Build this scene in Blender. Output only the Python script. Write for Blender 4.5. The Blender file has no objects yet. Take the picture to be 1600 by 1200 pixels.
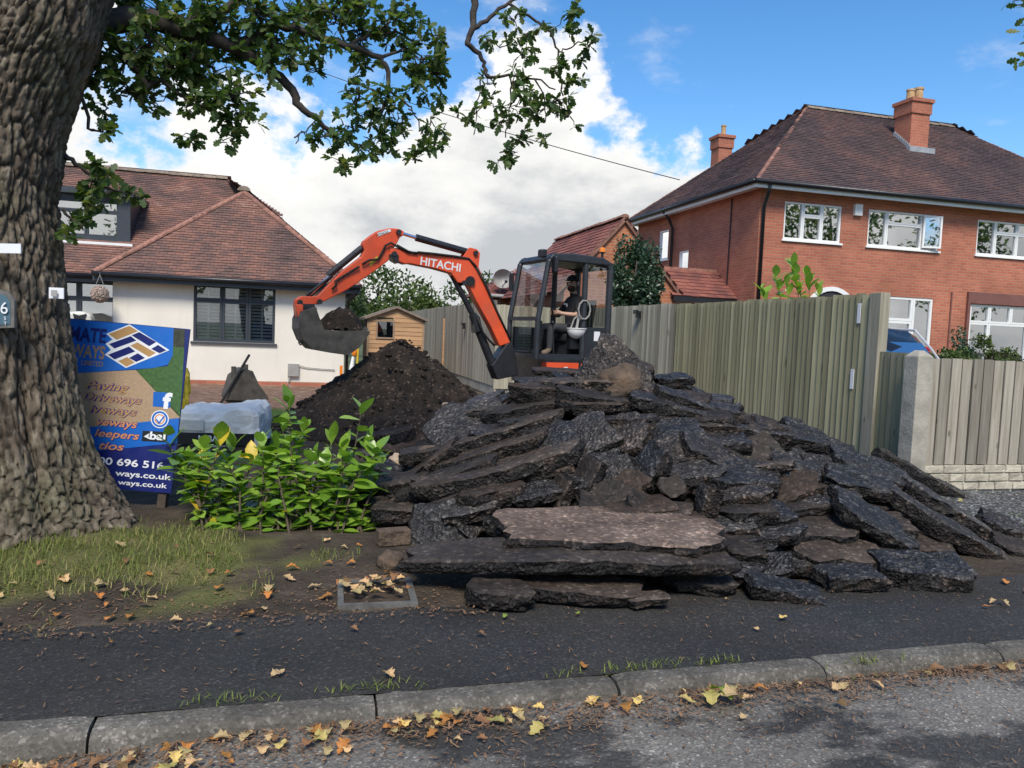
import bpy, bmesh, math, random
from math import sin, cos, pi, radians, sqrt, atan2, exp
from mathutils import Vector, Matrix, noise
random.seed(7)
R = random.Random(11)
scene = bpy.context.scene
COL = scene.collection

# ------------------------------------------------------------------ camera
FPX, CAMH = 1200.0, 1.4
YAW, PITCH, ROLL = radians(-15), radians(3.8), radians(2.3)
CM = Matrix.Rotation(YAW, 3, 'Z') @ Matrix.Rotation(pi/2 - PITCH, 3, 'X') @ Matrix.Rotation(ROLL, 3, 'Z')
cam_d = bpy.data.cameras.new('camera'); cam = bpy.data.objects.new('camera', cam_d); COL.objects.link(cam)
cam.matrix_world = Matrix.Translation((0, 0, CAMH)) @ CM.to_4x4()
cam_d.sensor_width = 36; cam_d.lens = 36*FPX/1600; cam_d.clip_end = 3000; cam_d.clip_start = 0.05
scene.camera = cam
EYE = Vector((0, 0, CAMH))

# ------------------------------------------------------------------ sky, sun, exposure
SUN_EL, SUN_AZ = radians(50), atan2(-0.26, -0.9)      # azimuth measured from +Y towards +X
S = Vector((sin(SUN_AZ)*cos(SUN_EL), cos(SUN_AZ)*cos(SUN_EL), sin(SUN_EL)))
world = bpy.data.worlds.new('World'); scene.world = world; world.use_nodes = True
wn, wl = world.node_tree.nodes, world.node_tree.links
wn.clear()
def wnode(t, **k):
    n = wn.new(t)
    for a, v in k.items(): setattr(n, a, v)
    return n
def wmath(op, a, b=None, clamp=False):
    n = wn.new('ShaderNodeMath'); n.operation = op; n.use_clamp = clamp
    for i, v in enumerate((a, b)):
        if v is None: continue
        if isinstance(v, (int, float)): n.inputs[i].default_value = v
        else: wl.new(v, n.inputs[i])
    return n.outputs[0]
sky = wnode('ShaderNodeTexSky', sky_type='NISHITA', sun_disc=False, sun_elevation=SUN_EL, sun_rotation=SUN_AZ)
sky.air_density = 1.0; sky.dust_density = 0.3; sky.ozone_density = 2.5; sky.altitude = 100
tc = wnode('ShaderNodeTexCoord')
sep = wnode('ShaderNodeSeparateXYZ'); wl.new(tc.outputs['Generated'], sep.inputs[0])
az = wmath('ARCTAN2', sep.outputs[0], sep.outputs[1])
el = wmath('ARCSINE', sep.outputs[2])
def wnoise(scale, detail, rough, zmul, off=(0, 0, 0)):
    mp = wnode('ShaderNodeMapping'); mp.inputs['Scale'].default_value = (1, 1, zmul); mp.inputs['Location'].default_value = off
    wl.new(tc.outputs['Generated'], mp.inputs[0])
    n = wnode('ShaderNodeTexNoise'); n.inputs['Scale'].default_value = scale; n.inputs['Detail'].default_value = detail
    n.inputs['Roughness'].default_value = rough; wl.new(mp.outputs[0], n.inputs['Vector'])
    return n.outputs['Fac']
big = wnoise(2.3, 3, 0.5, 0.9, (3.1, 0.4, 0))
fine = wnoise(7.5, 9, 0.62, 1.4, (0.3, 1.7, 0.2))
def bump_az(center, width, gain):
    d = wmath('DIVIDE', wmath('SUBTRACT', az, center), width)
    return wmath('MULTIPLY', wmath('POWER', 2.718, wmath('MULTIPLY', wmath('MULTIPLY', d, d), -1.0)), gain)
# height of the cumulus bank: a wandering line all round the sky, with the towers and the gap that are in view
top = wmath('ADD', 0.10, wmath('MULTIPLY', big, 0.26))
for c_, w_, g_ in ((0.245, 0.075, 0.16), (0.37, 0.06, 0.09), (-0.10, 0.22, 0.05), (0.47, 0.05, 0.07), (0.74, 0.19, -0.24)):
    top = wmath('ADD', top, bump_az(c_, w_, g_))
edge = wmath('ADD', wmath('SUBTRACT', top, el), wmath('MULTIPLY', wmath('SUBTRACT', fine, 0.5), 0.46))
bank = wnode('ShaderNodeMapRange'); bank.interpolation_type = 'SMOOTHSTEP'
bank.inputs[1].default_value = -0.005; bank.inputs[2].default_value = 0.055; wl.new(edge, bank.inputs[0])
# thin scattered clouds higher up
wisp = wnode('ShaderNodeMapRange'); wisp.interpolation_type = 'SMOOTHSTEP'
wisp.inputs[1].default_value = 0.52; wisp.inputs[2].default_value = 0.76; wisp.inputs[4].default_value = 0.8
wl.new(wnoise(4.2, 8, 0.6, 2.2, (1.2, 4.4, 2.0)), wisp.inputs[0])
cover = wmath('MAXIMUM', bank.outputs[0], wisp.outputs[0])
# cloud shading: bright crowns, grey bases (real cloud tone, from another noise and the depth inside the bank)
inner = wnode('ShaderNodeMapRange'); inner.inputs[1].default_value = 0.02; inner.inputs[2].default_value = 0.30
wl.new(wmath('ADD', edge, wmath('MULTIPLY', wmath('SUBTRACT', wnoise(5.0, 7, 0.6, 2.6, (7, 2, 1)), 0.5), 0.55)), inner.inputs[0])
ramp = wnode('ShaderNodeValToRGB')
ramp.color_ramp.elements[0].color = (4.1, 4.06, 3.96, 1); ramp.color_ramp.elements[1].color = (2.2, 2.3, 2.42, 1)
ramp.color_ramp.elements.new(0.45).color = (3.55, 3.54, 3.48, 1)
wl.new(inner.outputs[0], ramp.inputs[0])
hs = wnode('ShaderNodeHueSaturation'); hs.inputs['Saturation'].default_value = 1.28; hs.inputs['Value'].default_value = 0.74
wl.new(sky.outputs[0], hs.inputs['Color'])
mixw = wnode('ShaderNodeMix', data_type='RGBA')
wl.new(cover, mixw.inputs[0]); wl.new(hs.outputs[0], mixw.inputs[6]); wl.new(ramp.outputs[0], mixw.inputs[7])
bg = wnode('ShaderNodeBackground'); bg.inputs['Strength'].default_value = 0.13
wl.new(mixw.outputs[2], bg.inputs['Color'])
wo = wnode('ShaderNodeOutputWorld'); wl.new(bg.outputs[0], wo.inputs[0])

sun_d = bpy.data.lights.new('sun', 'SUN'); sun_d.energy = 2.2; sun_d.angle = radians(20); sun_d.color = (1, 0.93, 0.82)
sun = bpy.data.objects.new('sun', sun_d); COL.objects.link(sun)
sun.rotation_euler = (-S).to_track_quat('-Z', 'Y').to_euler(); sun.location = S*40
vs = scene.view_settings; vs.view_transform = 'Standard'; vs.look = 'None'; vs.gamma = 1; vs.use_curve_mapping = False
vs.exposure = 1.0

# ------------------------------------------------------------------ pixel helpers (a pixel gives a direction only)
def ray(px, py): return CM @ Vector(((px-800)/FPX, -(py-600)/FPX, -1.0))
def onZ(px, py, z=0.0):
    d = ray(px, py); return EYE + d*((z-CAMH)/d.z)
def onY(px, py, Y):
    d = ray(px, py); return EYE + d*(Y/d.y)
def onX(px, py, X):
    d = ray(px, py); return EYE + d*(X/d.x)
def onD(px, py, depth): return EYE + ray(px, py)*depth

# ------------------------------------------------------------------ materials
MATS = {}
class NT:
    def __init__(s, name):
        s.m = bpy.data.materials.new(name); s.m.use_nodes = True
        s.n = s.m.node_tree.nodes; s.l = s.m.node_tree.links; s.n.clear()
        s.out = s.n.new('ShaderNodeOutputMaterial'); s.b = s.n.new('ShaderNodeBsdfPrincipled')
        s.l.new(s.b.outputs[0], s.out.inputs[0]); s.tc = s.n.new('ShaderNodeTexCoord'); s.co = s.tc.outputs['Object']
        MATS[name] = s.m
    def put(s, sock, v):
        if isinstance(v, (int, float)): sock.default_value = v
        elif isinstance(v, (tuple, list)): sock.default_value = tuple(v) + ((1,) if len(v) == 3 and len(sock.default_value) == 4 else ())
        else: s.l.new(v, sock)
    def math(s, op, a, b=0.0, clamp=False):
        n = s.n.new('ShaderNodeMath'); n.operation = op; n.use_clamp = clamp; s.put(n.inputs[0], a); s.put(n.inputs[1], b); return n.outputs[0]
    def mapping(s, scale=(1, 1, 1), rot=(0, 0, 0), src=None):
        n = s.n.new('ShaderNodeMapping'); n.inputs['Scale'].default_value = scale; n.inputs['Rotation'].default_value = rot
        s.l.new(src or s.co, n.inputs[0]); return n.outputs[0]
    def noise(s, scale, detail=4, rough=0.55, vec=None):
        n = s.n.new('ShaderNodeTexNoise'); n.inputs['Scale'].default_value = scale; n.inputs['Detail'].default_value = detail
        n.inputs['Roughness'].default_value = rough; s.l.new(vec or s.co, n.inputs['Vector']); return n.outputs['Fac']
    def voro(s, scale, vec=None, feature='F1', out='Distance', rnd=1.0):
        n = s.n.new('ShaderNodeTexVoronoi'); n.feature = feature; n.inputs['Scale'].default_value = scale; n.inputs['Randomness'].default_value = rnd
        s.l.new(vec or s.co, n.inputs['Vector']); return n.outputs[out]
    def ramp(s, fac, stops, interp='LINEAR'):
        n = s.n.new('ShaderNodeValToRGB'); cr = n.color_ramp; cr.interpolation = interp
        while len(cr.elements) > 1: cr.elements.remove(cr.elements[-1])
        cr.elements[0].position = stops[0][0]; c = stops[0][1]; cr.elements[0].color = tuple(c)+(1,) if isinstance(c, tuple) else (c, c, c, 1)
        for p, c in stops[1:]:
            e = cr.elements.new(p); e.color = tuple(c)+(1,) if isinstance(c, tuple) else (c, c, c, 1)
        s.l.new(fac, n.inputs[0]); return n.outputs[0]
    def mix(s, fac, a, b, mode='MIX'):
        n = s.n.new('ShaderNodeMix'); n.data_type = 'RGBA'; n.blend_type = mode
        s.put(n.inputs[0], fac); s.put(n.inputs[6], a); s.put(n.inputs[7], b); return n.outputs[2]
    def attr(s, name, out='Fac'):
        n = s.n.new('ShaderNodeAttribute'); n.attribute_name = name; return n.outputs[out]
    def rnd(s): return s.n.new('ShaderNodeObjectInfo').outputs['Random']
    def bump(s, h, strength=0.5, dist=0.01, prev=None):
        n = s.n.new('ShaderNodeBump'); n.inputs['Strength'].default_value = strength; n.inputs['Distance'].default_value = dist
        s.l.new(h, n.inputs['Height'])
        if prev is not None: s.l.new(prev, n.inputs['Normal'])
        return n.outputs[0]
    def fin(s, col=None, rough=None, nrm=None, spec=None, metal=None):
        if col is not None: s.put(s.b.inputs['Base Color'], col)
        if rough is not None: s.put(s.b.inputs['Roughness'], rough)
        if nrm is not None: s.l.new(nrm, s.b.inputs['Normal'])
        if spec is not None: s.b.inputs['Specular IOR Level'].default_value = spec
        if metal is not None: s.b.inputs['Metallic'].default_value = metal
        return s.m
def sc(c, k): return tuple(x*k for x in c)
def simple(name, col, rough=0.6, var=0.18, scale=6.0, bump=0.0, bscale=60, metal=0.0, spec=0.5, bdist=0.004, rv=0.0):
    t = NT(name)
    f = t.noise(scale, 5)
    c = t.ramp(f, [(0.3, sc(col, 1-var)), (0.7, sc(col, 1+var))])
    if rv: c = t.mix(1.0, c, t.ramp(t.rnd(), [(0, 1-rv), (1, 1+rv)]), 'MULTIPLY')
    r = t.ramp(t.noise(scale*2.3, 4), [(0.3, max(rough-0.08, 0.02)), (0.7, min(rough+0.08, 1))])
    return t.fin(c, r, t.bump(t.noise(bscale, 4), bump, bdist) if bump else None, spec, metal)

def m_tarmac(name, base, wet, patch=None, speck=0.10):
    t = NT(name)
    ag = t.voro(110, out='Color'); agd = t.voro(110)
    g = t.math('MULTIPLY', t.noise(1.3, 5, 0.6), 1.0)
    c = t.ramp(g, [(0.3, sc(base, 0.75)), (0.7, sc(base, 1.3))])
    sepc = t.n.new('ShaderNodeSeparateColor'); t.l.new(ag, sepc.inputs[0])
    c = t.mix(1.0, c, t.ramp(sepc.outputs[0], [(0.0, 0.7), (0.75, 1.05), (0.92, 1.35), (1.0, 2.3)]), 'MULTIPLY')
    rough = t.ramp(t.noise(0.9, 5, 0.6), [(0.35, wet), (0.65, 0.85)])
    if patch:
        p = t.ramp(t.noise(1.15, 6, 0.62, t.mapping((1, 1.9, 1))), [(0.50, 0.0), (0.56, 1.0)])
        c = t.mix(p, c, t.mix(1.0, c, (patch,)*3, 'MULTIPLY')); rough = t.mix(p, rough, (wet,)*3)
    return t.fin(c, rough, t.bump(agd, 0.55, 0.006, t.bump(t.noise(9, 4), 0.3, 0.02)), 0.3)
m_tarmac('road', (0.15, 0.138, 0.12), 0.5, patch=0.34)
m_tarmac('path', (0.034, 0.0315, 0.0285), 0.5)
def m_slab(name, top):
    t = NT(name)
    v = t.voro(48); vc = t.n.new('ShaderNodeSeparateColor'); t.l.new(t.voro(48, out='Color'), vc.inputs[0])
    if top and top != 'under':
        c = t.ramp(t.noise(3.0, 6, 0.65), [(0.3, sc((0.028, 0.022, 0.018), top)), (0.55, sc((0.060, 0.048, 0.040), top)), (0.75, sc((0.105, 0.088, 0.076), top))])
        c = t.mix(1.0, c, t.ramp(vc.outputs[0], [(0, 0.6), (0.85, 1.15), (1, 2.2)]), 'MULTIPLY')
        nb = t.bump(v, 0.4, 0.006, t.bump(t.noise(14, 5, 0.6), 0.6, 0.02)); ro = t.ramp(t.noise(5, 4), [(0.35, 0.6), (0.7, 0.95)])
    else:
        c = t.ramp(t.noise(4.0, 6, 0.6), [(0.3, (0.006, 0.0055, 0.005)), (0.55, (0.014, 0.0125, 0.0115)), (0.72, (0.040, 0.029, 0.022))])
        c = t.mix(1.0, c, t.ramp(vc.outputs[0], [(0, 0.6), (0.7, 1.0), (0.88, 2.0), (1, 4.5)]), 'MULTIPLY')
        nb = t.bump(v, 1.0, 0.016, t.bump(t.noise(11, 6, 0.7), 0.9, 0.05)); ro = t.ramp(t.noise(7, 4), [(0.35, 0.5), (0.7, 0.9)])
    if top == 'under':
        c = t.ramp(t.noise(4.0, 6, 0.6), [(0.3, (0.016, 0.016, 0.017)), (0.55, (0.032, 0.031, 0.031)), (0.75, (0.062, 0.056, 0.050))])
        c = t.mix(1.0, c, t.ramp(vc.outputs[0], [(0, 0.5), (0.7, 1.0), (0.9, 1.9), (1, 3.4)]), 'MULTIPLY'); nb = t.bump(v, 0.9, 0.014, t.bump(t.noise(9, 5, 0.6), 0.5, 0.03)); ro = 0.5
    c = t.mix(1.0, c, t.ramp(t.rnd(), [(0, (0.7, 0.7, 0.72)), (0.35, (1.0, 0.98, 0.96)), (0.6, (1.3, 1.1, 0.95)), (0.8, (1.25, 1.2, 1.15)), (1, (1.9, 1.8, 1.7))]), 'MULTIPLY')
    return t.fin(c, ro, nb, 0.3)
m_slab('slab_top', 0.62); m_slab('slab_pale', 2.1); m_slab('slab_brown', 0.85); m_slab('slab_broken', False); m_slab('slab_under', 'under')
def m_soil(name, dark, mid, light, scale=5.0, stones=0.5):
    t = NT(name)
    c = t.ramp(t.noise(scale, 9, 0.68), [(0.28, dark), (0.52, mid), (0.76, light)])
    st = t.voro(38); sc_ = t.n.new('ShaderNodeSeparateColor'); t.l.new(t.voro(38, out='Color'), sc_.inputs[0])
    pick = t.math('GREATER_THAN', sc_.outputs[0], 1-0.10*stones)
    c = t.mix(t.math('MULTIPLY', pick, 0.8), c, sc(light, 1.9))
    return t.fin(c, 0.92, t.bump(t.noise(24, 8, 0.7), 0.9, 0.05, t.bump(st, 0.5, 0.02)), 0.25)
m_soil('soil_dark', (0.012, 0.010, 0.0085), (0.034, 0.026, 0.020), (0.085, 0.060, 0.043))
m_soil('soil_core', (0.006, 0.0055, 0.005), (0.014, 0.012, 0.011), (0.034, 0.026, 0.021))
m_soil('soil_brown', (0.03, 0.021, 0.015), (0.075, 0.052, 0.037), (0.16, 0.118, 0.085))
def m_ground():
    t = NT('ground_mix')
    dark = t.ramp(t.noise(3.0, 9, 0.7), [(0.3, (0.035, 0.027, 0.020)), (0.55, (0.085, 0.066, 0.048)), (0.75, (0.17, 0.135, 0.10))])
    grass = t.ramp(t.noise(2.2, 7, 0.65), [(0.3, (0.075, 0.078, 0.027)), (0.5, (0.14, 0.14, 0.048)), (0.72, (0.25, 0.20, 0.095))])
    lawn = t.ramp(t.noise(3, 6), [(0.3, (0.05, 0.10, 0.02)), (0.7, (0.085, 0.15, 0.035))])
    red = t.ramp(t.noise(4.5, 9, 0.7), [(0.3, (0.11, 0.062, 0.042)), (0.52, (0.22, 0.135, 0.095)), (0.74, (0.40, 0.29, 0.22))])
    gv = t.n.new('ShaderNodeSeparateColor'); t.l.new(t.voro(55, out='Color'), gv.inputs[0])
    gravel = t.ramp(gv.outputs[0], [(0, 0.03), (0.6, 0.10), (0.85, 0.22), (1, 0.5)])
    c = t.mix(t.attr('grass'), dark, grass); c = t.mix(t.attr('lawn'), c, lawn)
    c = t.mix(t.attr('red'), c, red); c = t.mix(t.attr('gravel'), c, gravel)
    return t.fin(c, 0.9, t.bump(t.noise(28, 8, 0.7), 0.8, 0.04, t.bump(t.voro(55), 0.4, 0.02)), 0.2)
m_ground()
simple('far_ground', (0.07, 0.09, 0.03), 0.95, 0.35, 0.2)
t = NT('kerb')
c = t.ramp(t.noise(4, 7, 0.65), [(0.3, (0.055, 0.049, 0.040)), (0.55, (0.115, 0.105, 0.088)), (0.75, (0.19, 0.175, 0.15))])
vs_ = t.n.new('ShaderNodeSeparateColor'); t.l.new(t.voro(95, out='Color'), vs_.inputs[0])
c = t.mix(1.0, c, t.ramp(vs_.outputs[0], [(0, 0.7), (0.85, 1.1), (1, 1.9)]), 'MULTIPLY')
t.fin(c, 0.8, t.bump(t.voro(95), 0.5, 0.004, t.bump(t.noise(12, 6), 0.5, 0.012)), 0.3)
def m_wood(name, a, b, green=0.0, axis='Z', rv=0.3):
    t = NT(name)
    s = {'Z': (14, 14, 0.7), 'X': (0.7, 14, 14)}[axis]
    off = t.n.new('ShaderNodeVectorMath'); off.operation = 'ADD'
    cmb = t.n.new('ShaderNodeCombineXYZ'); rr = t.rnd()
    for i in range(3): t.l.new(t.math('MULTIPLY', rr, 37.0+i*11), cmb.inputs[i])
    t.l.new(t.co, off.inputs[0]); t.l.new(cmb.outputs[0], off.inputs[1]); co = off.outputs[0]
    gr = t.noise(2.2, 7, 0.65, t.mapping(s, src=co))
    c = t.ramp(gr, [(0.3, a), (0.7, b)])
    kn = t.voro(2.6, t.mapping((2.2, 2.2, 1) if axis == 'Z' else (1, 2.2, 2.2), src=co))
    c = t.mix(t.ramp(kn, [(0.05, 0.8), (0.12, 0.0)]), c, sc(a, 0.45))
    if green:
        c = t.mix(t.math('MULTIPLY', t.ramp(t.noise(1.1, 5, 0.6), [(0.32, 0.0), (0.68, 1.0)]), green), c, (0.165, 0.18, 0.06))
    c = t.mix(1.0, c, t.ramp(rr, [(0, 1-rv), (1, 1+rv)]), 'MULTIPLY')
    return t.fin(c, 0.82, t.bump(gr, 0.5, 0.006), 0.25)
m_wood('fence_green', (0.20, 0.182, 0.115), (0.40, 0.37, 0.25), 0.45)
m_wood('fence_grey', (0.21, 0.19, 0.145), (0.41, 0.38, 0.30), 0.2)
m_wood('fence_pale', (0.19, 0.168, 0.13), (0.36, 0.33, 0.27), 0.06)
m_wood('shed_wood', (0.36, 0.20, 0.10), (0.56, 0.345, 0.19), 0, 'X', 0.14)
m_wood('shed_trim', (0.25, 0.17, 0.11), (0.38, 0.27, 0.18), 0, 'X', 0.1)
simple('concrete', (0.34, 0.315, 0.26), 0.85, 0.3, 5, 0.5, 40, bdist=0.01)
simple('concrete_grey', (0.22, 0.21, 0.19), 0.85, 0.35, 4, 0.5, 40)
simple('stone_face', (0.44, 0.40, 0.31), 0.85, 0.2, 8, 0.8, 26, bdist=0.02, rv=0.1)
def m_brick(name, a, b, mortar):
    t = NT(name)
    geo = t.n.new('ShaderNodeNewGeometry'); sn = t.n.new('ShaderNodeSeparateXYZ'); t.l.new(geo.outputs['Normal'], sn.inputs[0])
    sp = t.n.new('ShaderNodeSeparateXYZ'); t.l.new(geo.outputs['Position'], sp.inputs[0])
    side = t.math('GREATER_THAN', t.math('ABSOLUTE', sn.outputs[0]), 0.6)
    u = t.math('ADD', t.math('MULTIPLY', sp.outputs[1], side), t.math('MULTIPLY', sp.outputs[0], t.math('SUBTRACT', 1.0, side)))
    cv = t.n.new('ShaderNodeCombineXYZ'); t.l.new(u, cv.inputs[0]); t.l.new(sp.outputs[2], cv.inputs[1])
    br = t.n.new('ShaderNodeTexBrick'); t.l.new(cv.outputs[0], br.inputs['Vector'])
    br.inputs['Scale'].default_value = 1; br.inputs['Brick Width'].default_value = 0.225; br.inputs['Row Height'].default_value = 0.075
    br.inputs['Mortar Size'].default_value = 0.008; br.inputs['Mortar Smooth'].default_value = 0.2; br.inputs['Bias'].default_value = -0.1
    br.inputs['Color1'].default_value = a+(1,); br.inputs['Color2'].default_value = b+(1,); br.inputs['Mortar'].default_value = mortar+(1,)
    c = t.mix(1.0, br.outputs['Color'], t.ramp(t.noise(0.9, 6, 0.6, geo.outputs['Position']), [(0.3, 0.8), (0.7, 1.2)]), 'MULTIPLY')
    inv = t.math('SUBTRACT', 1.0, br.outputs['Fac'])
    return t.fin(c, 0.85, t.bump(inv, 0.6, 0.01), 0.25)
m_brick('brick_red', (0.45, 0.155, 0.092), (0.36, 0.11, 0.07), (0.36, 0.22, 0.15))
m_brick('brick_orange', (0.42, 0.15, 0.065), (0.33, 0.105, 0.055), (0.38, 0.25, 0.17))
def m_tile(name, stops, big=0.8):
    t = NT(name)
    pos = t.n.new('ShaderNodeNewGeometry').outputs['Position']
    f = t.math('ADD', t.math('ADD', t.math('MULTIPLY', t.attr('tone'), 0.13), 0.07), t.math('MULTIPLY', t.noise(big, 6, 0.62, pos), 0.88))
    return t.fin(t.ramp(f, stops), 0.8, t.bump(t.noise(30, 3, 0.5, pos), 0.3, 0.006), 0.25)
m_tile('tile_bungalow', [(0.36, (0.075, 0.052, 0.047)), (0.52, (0.14, 0.086, 0.072)), (0.66, (0.23, 0.115, 0.085)), (0.8, (0.32, 0.20, 0.155))])
m_tile('tile_house', [(0.36, (0.05, 0.038, 0.039)), (0.54, (0.085, 0.059, 0.057)), (0.68, (0.135, 0.076, 0.066)), (0.82, (0.22, 0.13, 0.10))], 0.45)
m_tile('tile_garage', [(0.36, (0.10, 0.05, 0.045)), (0.55, (0.20, 0.075, 0.06)), (0.8, (0.34, 0.13, 0.09))])
simple('ridge_tile', (0.21, 0.165, 0.125), 0.9, 0.35, 9, 0.4, 30, rv=0.2)
simple('hip_tile', (0.25, 0.12, 0.085), 0.85, 0.35, 9, 0.4, 30, rv=0.25)
t = NT('render_cream')
c = t.ramp(t.noise(1.3, 6, 0.6), [(0.3, (0.69, 0.645, 0.555)), (0.7, (0.76, 0.72, 0.63))])
c = t.mix(t.ramp(t.noise(2.0, 6, 0.6, t.mapping((3, 3, 0.35))), [(0.55, 0.0), (0.8, 0.3)]), c, (0.52, 0.47, 0.39))
t.fin(c, 0.9, t.bump(t.noise(120, 4), 0.15, 0.002), 0.3)
simple('anthracite', (0.035, 0.042, 0.052), 0.45, 0.08)
simple('black_plastic', (0.012, 0.013, 0.016), 0.4, 0.15)
simple('white_upvc', (0.78, 0.78, 0.76), 0.35, 0.03)
simple('curtain', (0.55, 0.53, 0.48), 0.9, 0.1)
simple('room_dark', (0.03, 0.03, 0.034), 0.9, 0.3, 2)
simple('brown_board', (0.18, 0.075, 0.06), 0.6, 0.15)
simple('lead', (0.30, 0.32, 0.34), 0.6, 0.15)
simple('clay_pot', (0.46, 0.30, 0.15), 0.8, 0.2)
def m_glass(name, base=0.16, tint=0.75):
    t = NT(name); t.n.remove(t.b)
    g = t.n.new('ShaderNodeBsdfGlossy'); g.inputs['Roughness'].default_value = 0.015; g.inputs['Color'].default_value = (0.95, 0.97, 1, 1)
    tr = t.n.new('ShaderNodeBsdfTransparent'); tr.inputs['Color'].default_value = (tint, tint*1.02, tint, 1)
    fr = t.n.new('ShaderNodeFresnel'); fr.inputs['IOR'].default_value = 1.5
    ms = t.n.new('ShaderNodeMixShader'); t.l.new(t.math('ADD', fr.outputs[0], base, True), ms.inputs[0])
    t.l.new(tr.outputs[0], ms.inputs[1]); t.l.new(g.outputs[0], ms.inputs[2]); t.l.new(ms.outputs[0], t.out.inputs[0])
m_glass('glass_house', 0.42, 0.6); m_glass('glass_cab', 0.10, 0.82); m_glass('glass_car', 0.75, 0.3)
def m_bark():
    t = NT('bark')
    v = t.voro(1.0, t.mapping((22, 22, 5.5)), 'DISTANCE_TO_EDGE')
    n = t.noise(7, 8, 0.65, t.mapping((2.5, 2.5, 0.8)))
    c = t.ramp(n, [(0.3, (0.05, 0.038, 0.028)), (0.52, (0.12, 0.096, 0.07)), (0.72, (0.25, 0.215, 0.165))])
    c = t.mix(t.ramp(t.noise(1.6, 5, 0.6), [(0.52, 0.0), (0.7, 0.35)]), c, (0.10, 0.115, 0.055))
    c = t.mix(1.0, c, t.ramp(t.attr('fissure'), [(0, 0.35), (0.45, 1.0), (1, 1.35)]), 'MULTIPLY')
    return t.fin(c, 0.92, t.bump(t.noise(38, 6, 0.7, t.mapping((1, 1, 0.35))), 0.8, 0.02, t.bump(v, 0.35, 0.02)), 0.2)
m_bark()
simple('branch', (0.045, 0.036, 0.03), 0.9, 0.35, 14, 0.7, 60, bdist=0.01)
def m_leaf(name, stops, rough=0.5, trans=0.25, spec=0.4):
    t = NT(name)
    c = t.ramp(t.attr('tone'), stops) if name.startswith('foliage') else t.mix(1.0, t.ramp(t.noise(14, 3), stops), t.ramp(t.rnd(), [(0, (0.7, 0.8, 0.65)), (0.5, (1.0, 1.0, 0.95)), (1, (1.4, 1.25, 1.1))]), 'MULTIPLY')
    t.fin(c, rough, None, spec)
    tr = t.n.new('ShaderNodeBsdfTranslucent'); t.l.new(t.mix(1.0, c, (1.2, 1.35, 0.6), 'MULTIPLY'), tr.inputs[0])
    ms = t.n.new('ShaderNodeMixShader'); ms.inputs[0].default_value = trans
    t.l.new(t.b.outputs[0], ms.inputs[1]); t.l.new(tr.outputs[0], ms.inputs[2]); t.l.new(ms.outputs[0], t.out.inputs[0])
m_leaf('foliage_oak', [(0, (0.045, 0.085, 0.03)), (0.6, (0.09, 0.155, 0.05)), (1, (0.18, 0.20, 0.065))], 0.5, 0.48)
m_leaf('foliage_far', [(0, (0.035, 0.065, 0.02)), (0.6, (0.07, 0.115, 0.035)), (1, (0.13, 0.17, 0.06))])
m_leaf('foliage_holly', [(0, (0.02, 0.046, 0.025)), (0.6, (0.042, 0.082, 0.046)), (1, (0.12, 0.17, 0.11))], 0.3)
m_leaf('foliage_hedge', [(0, (0.04, 0.065, 0.015)), (0.6, (0.085, 0.13, 0.03)), (1, (0.16, 0.20, 0.05))])
m_leaf('foliage_grass', [(0, (0.10, 0.14, 0.025)), (0.5, (0.19, 0.22, 0.05)), (0.8, (0.38, 0.31, 0.12)), (1, (0.5, 0.41, 0.21))], 0.7, 0.3)
m_leaf('laurel', [(0.3, (0.105, 0.20, 0.022)), (0.7, (0.20, 0.34, 0.045))], 0.28, 0.3, 0.6)
m_leaf('laurel_pale', [(0.3, (0.20, 0.34, 0.045)), (0.7, (0.31, 0.47, 0.085))], 0.3, 0.35, 0.6)
m_leaf('laurel_yellow', [(0.3, (0.55, 0.40, 0.03)), (0.7, (0.70, 0.52, 0.06))], 0.4, 0.3)
for nm, a, b in (('dry_orange', (0.30, 0.11, 0.025), (0.55, 0.25, 0.07)), ('dry_brown', (0.16, 0.075, 0.035), (0.33, 0.18, 0.09)), ('dry_tan', (0.42, 0.27, 0.13), (0.62, 0.45, 0.25)), ('dry_yellow', (0.48, 0.36, 0.10), (0.62, 0.48, 0.2)), ('dry_green', (0.12, 0.2, 0.03), (0.3, 0.36, 0.08))):
    m_leaf(nm, [(0.3, a), (0.7, b)], 0.65, 0.2)
simple('stem', (0.07, 0.05, 0.03), 0.8, 0.3, 20)
simple('litter', (0.19, 0.105, 0.052), 0.85, 0.75, 23)
t = NT('orange_paint')
c = t.ramp(t.noise(5, 5), [(0.3, (0.62, 0.07, 0.02)), (0.7, (0.76, 0.095, 0.026))])
c = t.mix(t.ramp(t.noise(3.2, 7, 0.68), [(0.52, 0.0), (0.78, 0.55)]), c, (0.22, 0.12, 0.075))
t.fin(c, t.ramp(t.noise(4, 5), [(0.35, 0.32), (0.7, 0.65)]), t.bump(t.noise(50, 4), 0.08, 0.004))
simple('black_steel', (0.016, 0.017, 0.02), 0.42, 0.3, 8, 0.1, 60)
simple('cab_grey', (0.022, 0.026, 0.032), 0.45, 0.2, 7)
simple('chrome', (0.7, 0.7, 0.7), 0.18, 0.05, metal=1.0)
simple('bucket_steel', (0.075, 0.068, 0.058), 0.6, 0.45, 7, 0.4, 30, metal=0.25)
simple('rubber', (0.012, 0.012, 0.012), 0.8, 0.2)
simple('white_paint', (0.75, 0.75, 0.73), 0.5, 0.05)
simple('label_white', (0.72, 0.73, 0.74), 0.4, 0.03)
simple('decal_yellow', (0.6, 0.42, 0.03), 0.5, 0.1)
simple('decal_red', (0.6, 0.03, 0.02), 0.5, 0.1)
simple('amber', (0.75, 0.22, 0.02), 0.25, 0.05)
simple('skin', (0.42, 0.25, 0.175), 0.55, 0.08, 20)
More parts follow.
